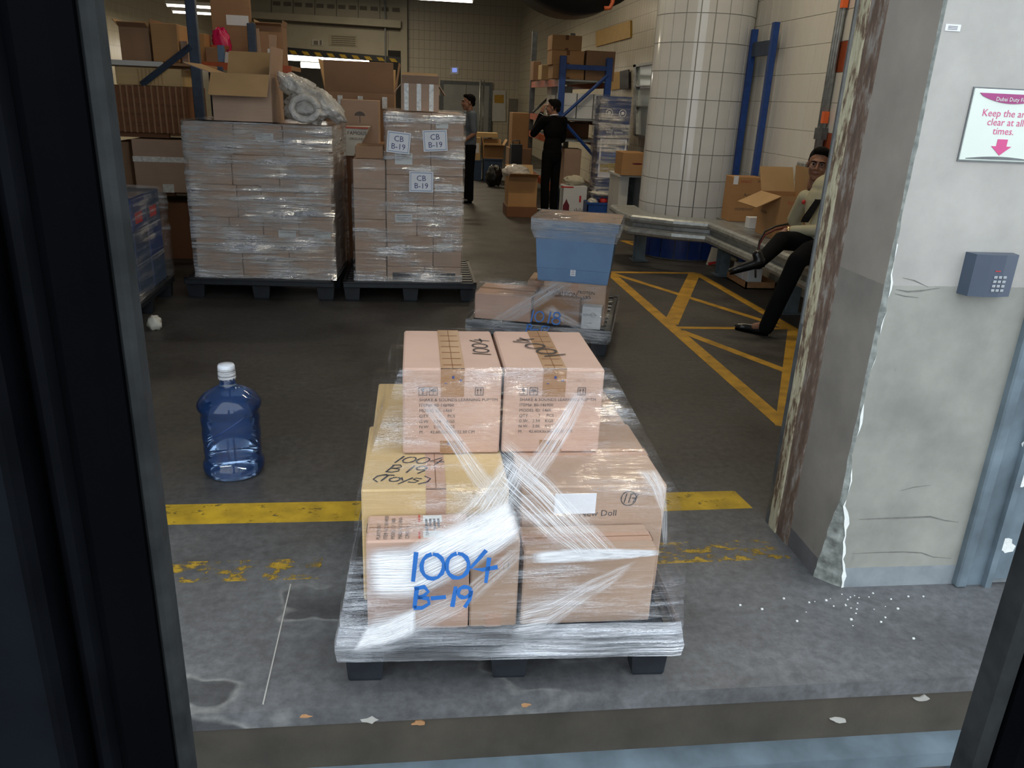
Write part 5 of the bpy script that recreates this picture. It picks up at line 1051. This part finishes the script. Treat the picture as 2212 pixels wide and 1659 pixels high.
w_ = PV(1279, 430, WV).x-PV(1216, 430, WV).x; h_ = PV(1248, 402, WV).z; MB().prism([(-.16, .02), (-.06, .02), (-.06, .15), (-.09, .2), (-.11, .25), (-.13, .2), (-.16, .15)], lambda x, z, h: (x-.02, h, z), -.1525, -.149).build('bottle_print', 'maroon', o); MB().box(.07, .10, -.1525, -.149, .2, .3).build('red_print', 'red', o); MB().box(-w_/2, -w_/2+.2, -.1525, -.149, h_-.03, h_-.01).build('red_edge', 'red', o)
for k in range(5): MB().box(.0+.03*k, .01+.03*k, -.1525, -.149, .04, .09+.02*(k % 2)).build('print_mark', 'ink_grey', o)
b = MB(); vs, fs = crumple((0, 0, .06), (.165, .105, .075), 15, n=32); b.add(vs, fs, 0, True); f_o = b.build('foam_pieces', 'cream'); f_o.location = (o.location.x, WV+.15, h_+.012); tag(f_o, 'heap of cream foam pieces lying on the white carton', 'foam')
KV = 11.66; a, c = PV(1268, 455, KV), PV(1322, 455, KV); kz = PV(1300, 438, KV).z
kc = empty('plastic_crate', 'blue plastic crate holding snack bags in front of the display stand', 'crate', ((a.x+c.x)/2, KV+.15, 0)); kw_ = (c.x-a.x)/2
for (x0, x1, y0, y1) in ((-kw_, kw_, -.15, -.135), (-kw_, kw_, .135, .15), (-kw_, -kw_+.015, -.15, .15), (kw_-.015, kw_, -.15, .15)): MB().box(x0, x1, y0, y1, 0, kz).build('side', 'crate_blue', kc)
MB().box(-kw_, kw_, -.15, .15, 0, .012).build('base', 'crate_blue', kc); MB().box(-kw_-.01, kw_+.01, -.16, -.15, kz-.03, kz).build('rim', 'crate_blue', kc)
for k, (dx, dz, r, m_, lab) in enumerate(((-.085, -.005, (.080, .085, .055), 'bag_white', 'white snack bag lying in the blue crate'), (.080, .005, (.066, .080, .055), 'red', 'red printed snack bag in the blue crate'), (.02, .112, (.17, .085, .034), 'bag_white', 'long pale snack bag lying across the blue crate'))):
    b = MB(); vs, fs = crumple((0, 0, 0), r, 30+k, .12, n=24); b.add(vs, fs, 0, True); o = b.build('snack_bag', m_); o.location = (kc.location.x+dx, KV+.14, kz+dz); tag(o, lab, 'bag')
pxbox(1197, 305, 1246, 440, 13.5, .4, 'card_brown', 'tall brown carton standing behind the man in black', 0) if False else None
# pile further back along the aisle
tb_ = []
def tubx(x0, y0, x1, y1, v, dep, mat, label):
    return pxbox(x0, y0, x1, y1, v, dep, mat, label, 0, name='storage_tub', cat='tub')
t_ = tubx(1022, 350, 1040, 387, 17.2, .45, 'tub_dark', 'dark blue storage tub under the pile of opened cartons'); tz1 = PV(1033, 350, 17.2).z; MB().box(-.10, .10, -.23, .23, tz1, tz1+.03).build('rim', 'tub_dark', t_)
t_ = tubx(1046, 346, 1084, 390, 17.0, .5, 'tub_dark', 'wider grey blue storage tub behind the black bag'); tz2 = PV(1065, 346, 17.0).z; MB().box(-.2, .2, -.27, .27, tz2, tz2+.03).build('rim', 'tub_dark', t_)
bb = empty('bin_bag', 'black bag standing on the floor before the storage tubs', 'bag', (PV(1067, 400, 16.0).x, 16.1, 0)); b = MB(); vs, fs = crumple((0, 0, .21), (.16, .14, .21), 19, n=32); b.add(vs, fs, 0, True); b.build('bag', 'bag_black', bb); MB().tube([(0, -.10, .38), (.02, -.13, .42), (.03, -.14, .38)], .01, 6).build('tie', 'bag_white', bb)
a, c = PV(1045, 320, 17.0), PV(1088, 320, 17.0); open_carton(WORLD, a.x, c.x, 17.02, 17.45, tz2+.03, PV(1066, 317, 17.0).z, 'card_orange', 'open carton with a drooping flap on the wider storage tub', (15, 50, 84, 60), fl=.4)
o = carton(WORLD, PV(1024, 320, 17.2).x, PV(1038, 320, 17.2).x, 17.22, 17.6, tz1+.03, PV(1033, 297, 17.2).z, 'card_gold', 'pale carton with a white label on the dark storage tub'); MB().box(-.05, .04, -.1925, -.189, .15, .35).build('white_label', 'paper', o)
o = MB().box(-.24, .24, -.16, .16, 0, .09).build('cardboard_tray', 'card_gold'); o.location = (PV(1052, 290, 17.3).x, 17.55, PV(1033, 297, 17.2).z+.001); tag(o, 'flat cardboard tray bridging the cartons over the storage tubs', 'box')
pxbox(1106, 244, 1142, 320, 15.0, .5, 'card_orange', 'tall orange brown carton standing deep in the aisle', None)
lw_ = bpy.data.objects[-1] if False else None
z15 = PV(1124, 320, 15.0).z; carton(WORLD, PV(1098, 360, 15).x, PV(1146, 360, 15).x, 14.95, 15.5, 0, z15, 'card_brown', 'wide brown carton carrying the tall carton deep in the aisle')
o = pxbox(1105, 312, 1128, 352, 14.5, .3, 'bag_black', 'black upright case before the wide brown carton', 0, name='black_case', cat='case'); o = MB().tube([(-.06, 0, 0), (-.06, 0, .06), (.06, 0, .06), (.06, 0, 0)], .012, 6).build('handle', 'steel_dark', o, T(0, 0, PV(1116, 312, 14.5).z))
# ------------------------------------------------------------------ on and under the bench
SZ = .572
A = PZ(1565, 478, SZ); za = PV(1565, 381, A.y).z
o = carton(WORLD, A.x+.04, 3.56, A.y, A.y+.22, SZ-.001, za, 'card_orange', 'closed brand carton with red and dark print standing by the column on the bench'); wA = 3.56-A.x-.04; hA = za-SZ+.019
text('Arome', .05, 'ink_grey', o, FRONT(-.03, -.1115, hA*.55)); text('HOMESHOP', .038, 'ink_grey', o, FRONT(-wA/2+.05, -.1115, hA*.25)); text('brand', .05, 'ink_red', o, FRONT(-.08, -.1115, hA*.84)); text('30ML', .03, 'ink', o, FRONT(.10, -.1115, hA*.86)); MB().box(-wA/2, -wA/2+.05, -.112, -.1095, hA*.80, hA*.98).build('white_sticker', 'paper', o)
Bc = PZ(1668, 520, SZ); zb_ = PV(1668, 440, Bc.y).z
ob = open_carton(WORLD, 3.26, 3.60, Bc.y+.05, Bc.y+.50, SZ-.001, zb_+.06, 'card_orange', 'open brand carton with its flaps thrown back beside the seated man', (None, 62, -25, 97), fl=.72)
text('Arome', .05, 'ink_grey', ob, T(-.172, .16, .20) @ Matrix.Rotation(R(-90), 4, 'Z') @ Matrix.Rotation(R(90), 4, 'X')); text('Shop', .04, 'ink_grey', ob, FRONT(-.12, -.2265, .12)); text('brand', .05, 'ink_red', ob, FRONT(-.1, -.2265, .32))
Cw = PZ(1610, 494, SZ); o = carton(WORLD, Cw.x+.03, Cw.x+.17, Cw.y, Cw.y+.10, SZ-.001, SZ+.11, 'card_white', 'small plain white carton on the bench between the brand cartons')
carton(WORLD, 3.36, 3.58, Bc.y+.53, Bc.y+.70, SZ-.001, SZ+.20, 'card_brown', 'low brown carton behind the small white carton on the bench')
hs = empty('cable_loop', 'dark cable loop hanging over the bench edge beside the seated man', 'cable', (3.05, 6.6, 0))
def loop(off, m_):
    pts = [PU(x, y+off, u) for x, y, u in ((1730, 477, 3.38), (1716, 480, 3.34), (1700, 484, 3.27), (1675, 489, 3.16), (1652, 500, 3.08), (1641, 520, 3.03), (1636, 545, 3.01), (1632, 580, 3.0), (1632, 600, 3.0))]
    pts = [Vector((3.47, 6.76+.002*off, .582))]+pts
    if off: pts = pts[:-2]
    MB().tube([q-Vector((3.05, 6.6, 0)) for q in pts], .009, 8).build('cable', m_, hs)
loop(0, 'hose'); loop(7, 'hose_red')
U = PZ(1610, 622); o = empty('wooden_tray', 'raw wooden tray on the floor under the bench', 'tray', (3.42, U.y+.2, 0))
for (x0, x1, y0, y1, z0, z1) in ((-.16, .16, -.25, -.235, 0, .07), (-.16, -.145, -.25, .25, 0, .07), (.145, .16, -.25, .25, 0, .07), (-.16, .16, -.25, .25, .0, .012)): MB().box(x0, x1, y0, y1, z0, z1).build('board', 'wood', o)
for k in range(3): carton(WORLD, 3.29, 3.44, U.y+.0+.13*k, U.y+.115+.13*k, .013, .19, 'card_white', 'white carton standing in the wooden tray under the bench', 'white cartons under the bench', bev=.003)
k_ = PZ(1536, 572); o = empty('crisp_packet', 'white and red packet tucked against the blue column foot', 'packet', (k_.x, k_.y, 0)); MB().prism([(-.05, 0), (.04, .01), (.07, .18), (-.01, .2), (-.02, .14)], lambda x, z, h: (x, h, z), -.02, .03).build('packet', 'bag_white', o); MB().prism([(-.04, .0), (.06, .02), (.065, .05), (-.045, .03)], lambda x, z, h: (x, h, z), -.023, .0).build('red_print', 'red', o)
# ------------------------------------------------------------------ people
def head_items(Mh):
    R3 = Mh.to_3x3(); P = lambda x, y, z: Mh @ Vector((x, y, z)); E = lambda c, r: ('e', P(*c), r, R3); C = lambda a, r0, b, r1: ('c', P(*a), r0, P(*b), r1)
    return [E((0, .018, .035), (.076, .096, .088)), E((0, -.022, -.03), (.063, .072, .082)), E((0, -.045, -.085), (.042, .040, .034)), C((0, -.088, .018), .009, (0, -.106, -.024), .0135), E((-.012, -.098, -.028), (.010, .010, .008)), E((.012, -.098, -.028), (.010, .010, .008)),
            E((0, -.080, .030), (.052, .018, .010)), E((-.034, -.070, -.025), (.026, .024, .024)), E((.034, -.070, -.025), (.026, .024, .024)), E((0, -.088, -.054), (.024, .010, .006)), E((0, -.086, -.065), (.020, .010, .007)), E((-.077, .012, -.002), (.009, .020, .032)), E((.077, .012, -.002), (.009, .020, .032)), C((0, .025, -.06), .050, (0, .035, -.16), .056)]
def face_parts(par, Mh, hairm='hair', glasses=False, beard=False):
    R3 = Mh.to_3x3(); P = lambda x, y, z: Mh @ Vector((x, y, z))
    for s in (-1, 1):
        e = MB(); e.ball(P(s*.030, -.078, .006), (.0125, .0085, .0085), 12, mat=R3); e = e.build('eye', 'eye', par); i = MB(); i.ball(P(s*.030, -.0855, .006), (.0055, .0035, .0055), 10, mat=R3); i.build('iris', 'hair', e)
        MB().tube([P(s*.012, -.094, .022), P(s*.030, -.096, .0275), P(s*.050, -.083, .022)], .0042, 6).build('eyebrow', hairm, par)
    MB().tube([P(-.022, -.094, -.0595), P(0, -.0985, -.061), P(.022, -.094, -.0595)], .0028, 6).build('mouth', 'maroon', par)
    E = lambda c, r: ('e', P(*c), r, R3)
    blobs('hair', [E((0, .030, .052), (.082, .098, .082)), E((0, -.030, .100), (.060, .050, .030)), E((-.070, .030, .02), (.013, .040, .045)), E((.070, .030, .02), (.013, .040, .045)), E((0, .085, -.01), (.062, .035, .05))], hairm, par, .007, 3)
    if glasses:
        g = MB().tube([P(-.008, -.100, .006), P(.008, -.100, .006)], .0018, 6).build('glasses', 'lens', par)
        for s in (-1, 1):
            MB().tube([P(s*.031+.023*math.cos(R(t)), -.098, .004+.015*math.sin(R(t))) for t in range(0, 361, 24)], .0016, 6).build('rim', 'lens', g); MB().tube([P(s*.054, -.096, .008), P(s*.074, -.05, .010), P(s*.080, .01, .012)], .0018, 6).build('temple', 'lens', g)
def hand_items(w, d, up, side, curl=.5, L=.085):
    """w wrist, d finger direction, up back-of-hand normal, side thumb direction"""
    w, d, up, side = Vector(w), Vector(d).normalized(), Vector(up).normalized(), Vector(side).normalized(); it = []
    p = w+d*.045; it.append(('c', w, .024, p, .026)); it.append(('c', w+side*.018+d*.03, .020, w+side*.022+d*.075, .016)); it.append(('c', w-side*.018+d*.03, .020, w-side*.022+d*.072, .016)); it.append(('c', w+d*.04, .024, w+d*.078, .018))
    for k, (o_, l) in enumerate(((.030, .92), (.010, 1.0), (-.010, .95), (-.029, .76))):
        b0 = w+d*.080+side*o_; m = b0+(d*math.cos(curl*.6)-up*math.sin(curl*.6))*L*.45*l; m2 = m+(d*math.cos(curl*1.3)-up*math.sin(curl*1.3))*L*.32*l; t = m2+(d*math.cos(curl*1.8)-up*math.sin(curl*1.8))*L*.25*l
        it += [('c', b0, .0098, m, .0088), ('c', m, .0088, m2, .0082), ('c', m2, .0082, t, .0070)]
    t0 = w+d*.025+side*.026; t1 = t0+(side*.7+d*.7-up*.2).normalized()*.038; t2 = t1+(d*.95+side*.2-up*.25).normalized()*.032
    it += [('c', t0, .014, t1, .0105), ('c', t1, .0105, t2, .0085)]
    return it
# ---- seated man on the bench
org = Vector((3.2, 6.05, 0)); man = empty('person', 'seated person in khaki shirt, black tie and glasses with crossed legs on the bench', 'person', org)
LP = lambda v: Vector(v)-org
hipL, hipR = LP((3.26, 5.97, .665)), LP((3.30, 6.12, .680)); pel = (hipL+hipR)/2
kneeP = LP(PU(1722, 564, 2.92)); thM = hipL.lerp(kneeP, (hipL.x+org.x-3.055)/(hipL.x-kneeP.x)); thM.z = .656; ank = LP(PZ(1656, 702, .09)); ankP = Vector((ank.x, ank.y, .09)); toeP = LP(PZ(1606, 709, .02)); 
kneeX = LP(PU(1688, 520, 2.90)); ankX = LP(PU(1640, 566, 2.60)); toeX = LP(PU(1580, 584, 2.42))
chest = LP((3.33, 6.22, 1.00)); shR = LP(PU(1740, 427, 3.24)); shL = LP((3.47, 6.13, 1.035)); neck = LP(PU(1775, 405, 3.36)); hc = LP(PU(1768, 356, 3.33))
elbL = LP(PU(1792, 498, 3.26)); wrL = LP(PU(1697, 498, 2.98)); elbR = LP(PU(1714, 474, 3.24)); wrR = LP((3.42, 6.56, .605))
cdir = (Vector((0, 0, CH))-(hc+org)); az = math.atan2(cdir.x, -cdir.y)+R(-4)
Mh = Matrix.Translation(hc) @ Matrix.Rotation(az, 4, 'Z') @ Matrix.Rotation(R(4), 4, 'Y') @ Matrix.Scale(1.10, 4)
hd = LP(PU(1668, 532, 2.86)); hdir = (hd-wrL).normalized()
body = head_items(Mh)+hand_items(wrR, Vector((-.05, 1, -.06)), Vector((0, 0, 1)), Vector((-1, 0, 0)), .2, .08)+hand_items(wrL, hdir, Vector((-.2, -.4, .9)), Vector((-.5, .8, 0)), .75, .08)+[('c', wrL+(elbL-wrL)*.15, .026, elbL, .036), ('c', elbL, .036, shL, .045), ('c', shR, .045, elbR, .036), ('c', elbR, .036, wrR, .026), ('c', chest, .12, pel, .12), ('c', neck+Vector((0, 0, -.06)), .06, chest, .11), ('c', hipL, .07, thM, .06), ('c', thM, .06, kneeP, .05), ('c', kneeP, .05, ankP, .036), ('c', hipR, .07, kneeX, .05), ('c', kneeX, .05, ankX, .036), ('c', ankP, .034, ankP+(toeP-ankP)*.5, .03), ('c', ankX, .034, ankX+(toeX-ankX)*.4, .03), ('c', shL, .045, chest, .09), ('c', shR, .045, chest, .09)]
bo = blobs('body', body, 'skin', man, .0055, 3)
face_parts(man, Mh, glasses=True)
tors = [('e', chest+Vector((.0, .0, -.02)), (.155, .155, .19)), ('c', chest+Vector((0, 0, -.06)), .145, pel+Vector((.02, .02, .06)), .150), ('c', shR+Vector((.03, 0, -.01)), .062, shL+Vector((-.02, 0, -.02)), .066), ('c', neck+Vector((0, 0, -.035)), .062, chest+Vector((0, 0, .1)), .12), ('c', shL, .066, elbL, .054), ('c', elbL, .054, wrL+(elbL-wrL)*.16, .040), ('c', shR, .066, elbR, .054), ('c', elbR, .052, wrR, .040), ('e', pel+Vector((.0, .02, .10)), (.165, .155, .06))]
blobs('shirt', tors, 'shirt', man, .009, 5)
fd = Vector((math.sin(az), -math.cos(az), 0))                      # facing
sd = (shL-shR).normalized(); tf = Vector((-.72, -.69, 0)).normalized()
for s, base in ((-1, shR), (1, shL)):
    a = neck+tf*.050+Vector((0, 0, .0)); MB().prism([(0, 0), (.045, -.012), (.060, -.055), (.010, -.060)], lambda x, z, h: a+sd*(s*x+s*.004)+Vector((0, 0, z))+tf*(h+.02), 0, .008).build('collar', 'shirt', man)
tk = neck+tf*.075+Vector((0, 0, -.028)); te = LP(PU(1738, 480, 3.10))
tl = []
tm = chest+tf*.162+Vector((-.0, 0, .02))
tmid = tk.lerp(te, .5); 
b = MB(); pts = [(tk, .016), (tk.lerp(tm, .25)+tf*.010, .014), (tm.lerp(te, -.0)+tf*.0, .026), (te.lerp(tm, .25)+tf*.012, .034), (te, .030)]
prev = None
for q, w in pts:
    cur = [q-sd*w, q+sd*w, q+sd*w+tf*.008, q-sd*w+tf*.008]
    if prev:
        for k in range(4): b.quad(prev[k], prev[(k+1) % 4], cur[(k+1) % 4], cur[k])
    else: b.quad(*cur)
    prev = cur
b.quad(*prev); b.build('tie', 'cloth_black', man); MB().ball(tk+tf*.004, (.020, .018, .018), 12).build('tie_knot', 'cloth_black', man)
for q, m_, nm in ((shR.lerp(chest, .30)+tf*.11+Vector((-.02, 0, -.02)), 'red', 'badge'), (shL.lerp(chest, .25)+tf*.145+Vector((-.05, -.02, -.09)), 'maroon', 'pocket_badge')): MB().ball(q, (.016, .016, .020), 10).build(nm, m_, man)
MB().ball(shL.lerp(chest, .2)+tf*.15+Vector((-.06, -.02, -.19)), (.014, .014, .012), 10).build('name_tag', 'paper', man)
MB().box(-.05, .05, -.03, .03, 0, .01).build('epaulette', 'cloth_black', man, Matrix.Translation(shR+Vector((.03, .0, .058))) @ Matrix.Rotation(math.atan2(sd.y, sd.x), 4, 'Z') @ Matrix.Rotation(R(-14), 4, 'Y'))
wd_ = (elbL-wrL).normalized(); MB().tube([wrL+wd_*.012, wrL+wd_*.036], .0345, 16).build('watch', 'gold', man)
tr_ = [('e', pel+Vector((.02, .0, -.01)), (.165, .16, .095)), ('c', hipL, .092, thM, .083), ('c', thM, .083, kneeP, .074), ('c', kneeP, .074, ankP+Vector((.0, .0, -.02)), .060), ('c', hipR, .092, kneeX, .074), ('c', kneeX, .072, ankX+(ankX-kneeX).normalized()*.02, .050)]
blobs('trousers', tr_, 'cloth_black', man, .010, 5)
def shoe(par, heel, toe, sole_up):
    d = (toe-heel); l = d.length; d.normalize(); up = Vector(sole_up).normalized(); up = (up-d*up.dot(d)).normalized(); sd_ = d.cross(up)
    R3 = Matrix((d, sd_, up)).transposed()
    o = blobs('shoe', [('e', heel+d*.03+up*.018, (.05, .038, .036), R3), ('c', heel+d*.05+up*.012, .036, toe-d*.05+up*.0, .030), ('e', toe-d*.045, (.060, .042, .026), R3), ('c', heel+d*.02+up*.02, .036, heel+d*.03+up*.07, .040)], 'shoe', par, .008, 3)
    b = MB(); n = 20; ol = [(l*.5+(l*.52)*math.cos(2*math.pi*k/n), (.043 if math.cos(2*math.pi*k/n) > 0 else .038)*math.sin(2*math.pi*k/n)) for k in range(n)]
    b.prism(ol, lambda x, y, h: heel+d*x+sd_*y+up*h, -.032, -.018).build('sole', 'black', o if False else par)
    return o
hp = Vector((ankP.x+.02, ankP.y, .033)); tp = Vector((toeP.x, toeP.y, .033)); shoe(man, hp, hp+(tp-hp).normalized()*.27, (0, 0, 1))
hx = ankX+(ankX-kneeX).normalized()*.045; dx = (toeX-hx).normalized(); shoe(man, hx-dx*.05, hx+dx*.21, (.25, -.1, 1))
# ---- standing people: local frame, facing -Y, left = +X
def standing(label, loc, rz, shirt_m, trouser_m, skin_m, jacket, armL, armR, scale=1.0, headrot=0):
    o = empty('person', label, 'person', loc, rz); o.scale = (scale,)*3
    Mh = Matrix.Translation((0, -.03, 1.585)) @ Matrix.Rotation(headrot, 4, 'Z')
    sh = {1: Vector((.185, .01, 1.405)), -1: Vector((-.185, .01, 1.405))}; arms = {1: armL, -1: armR}
    it = head_items(Mh)+[('c', (0, .01, 1.43), .055, (0, .01, 1.20), .08), ('c', (0, .01, 1.2), .08, (0, .01, .92), .08)]
    tors = [('e', (0, .01, 1.27), (.175, .115, .19)), ('c', (-.15, .01, 1.40), .07, (.15, .01, 1.40), .07), ('e', (0, .01, 1.02), (.155, .115, .22)), ('c', (0, .01, 1.42), .068, (0, .01, 1.36), .10)]
    if jacket: tors += [('e', (0, .01, .90), (.175, .125, .17))]
    for s in (1, -1):
        el, wr, hdir, upv = arms[s]; el, wr = Vector(el), Vector(wr)
        it += [('c', sh[s], .045, el, .037), ('c', el, .036, wr, .025)]+hand_items(wr, hdir, upv, Vector((0, -1, 0)) if abs(Vector(hdir).z) > .6 else Vector((0, 0, 1)), .5, .08)
        if jacket: tors += [('c', sh[s], .070, el, .058), ('c', el, .056, wr+(el-wr)*.06, .043)]
        else: tors += [('c', sh[s], .066, sh[s].lerp(el, .85), .056)]
        it += [('c', (.09*s, 0, .88), .075, (.095*s, 0, .48), .05), ('c', (.095*s, 0, .48), .05, (.09*s, .01, .09), .036)]
        shoe(o, Vector((.09*s, .05, .033)), Vector((.10*s, -.20, .033)), (0, 0, 1))
        if jacket: MB().tube([wr+(el-wr)*.035, wr+(el-wr)*.09], .0405, 14).build('shirt_cuff', 'paper', o)
    blobs('body', it, skin_m, o, .0065, 3); face_parts(o, Mh)
    blobs('jacket' if jacket else 'shirt', tors, shirt_m, o, .011, 5)
    blobs('trousers', [('e', (0, .01, .90), (.155, .115, .10))]+[q for s in (1, -1) for q in (('c', (.085*s, .01, .88), .088, (.095*s, 0, .48), .072), ('c', (.095*s, 0, .48), .072, (.09*s, .015, .07), .062))], trouser_m, o, .011, 5)
    if jacket: MB().tube([(.062*math.cos(R(t)), .012+.058*math.sin(R(t)), 1.478+.012*math.sin(R(t))) for t in range(0, 361, 20)], .010, 8).build('shirt_collar', 'paper', o)
    return o
pm = PZ(1184, 461); standing('standing person in a black suit holding a hand to the ear beside the rack', (pm.x, pm.y, 0), R(-152), 'cloth_suit', 'cloth_suit', 'skin2', True,
         ((.24, -.17, 1.20), (.115, -.155, 1.50), (-.15, .10, 1), (.6, -.4, .2)), ((-.24, -.06, 1.13), (-.17, -.24, 1.02), (.3, -.9, 0), (0, .2, 1)), .99, R(38))
pm = PZ(1001, 437); standing('standing person in a grey blue shirt behind the CB B-19 stack', (pm.x+.07, pm.y, 0), R(-80), 'shirt_grey', 'cloth_black', 'skin2', False,
         ((.23, .03, 1.12), (.20, -.16, .98), (-.3, -.9, -.1), (0, .2, 1)), ((-.23, .03, 1.12), (-.16, -.18, 1.0), (.4, -.9, 0), (0, .2, 1)), 1.0, R(0))
# ------------------------------------------------------------------ turn fonts and modifiers into plain meshes
bpy.context.view_layer.update()
dg = bpy.context.evaluated_depsgraph_get()
new = []
for o in PENDING: new.append((o, bpy.data.meshes.new_from_object(o.evaluated_get(dg))))
for o, me in new:
    if o.type == 'FONT':
        me.materials.clear(); me.materials.append(o.data.materials[0])
        n_ = o.name.split('.')[0]; par = o.parent; ml = o.matrix_local.copy(); cu = o.data
        bpy.data.objects.remove(o); bpy.data.curves.remove(cu); link(n_, me, par, ml)
    else:
        mats = [s_.material for s_ in o.material_slots]
        o.modifiers.clear(); o.data = me; me.materials.clear()
        for q in mats: me.materials.append(q)
        me.polygons.foreach_set('use_smooth', [True]*len(me.polygons))
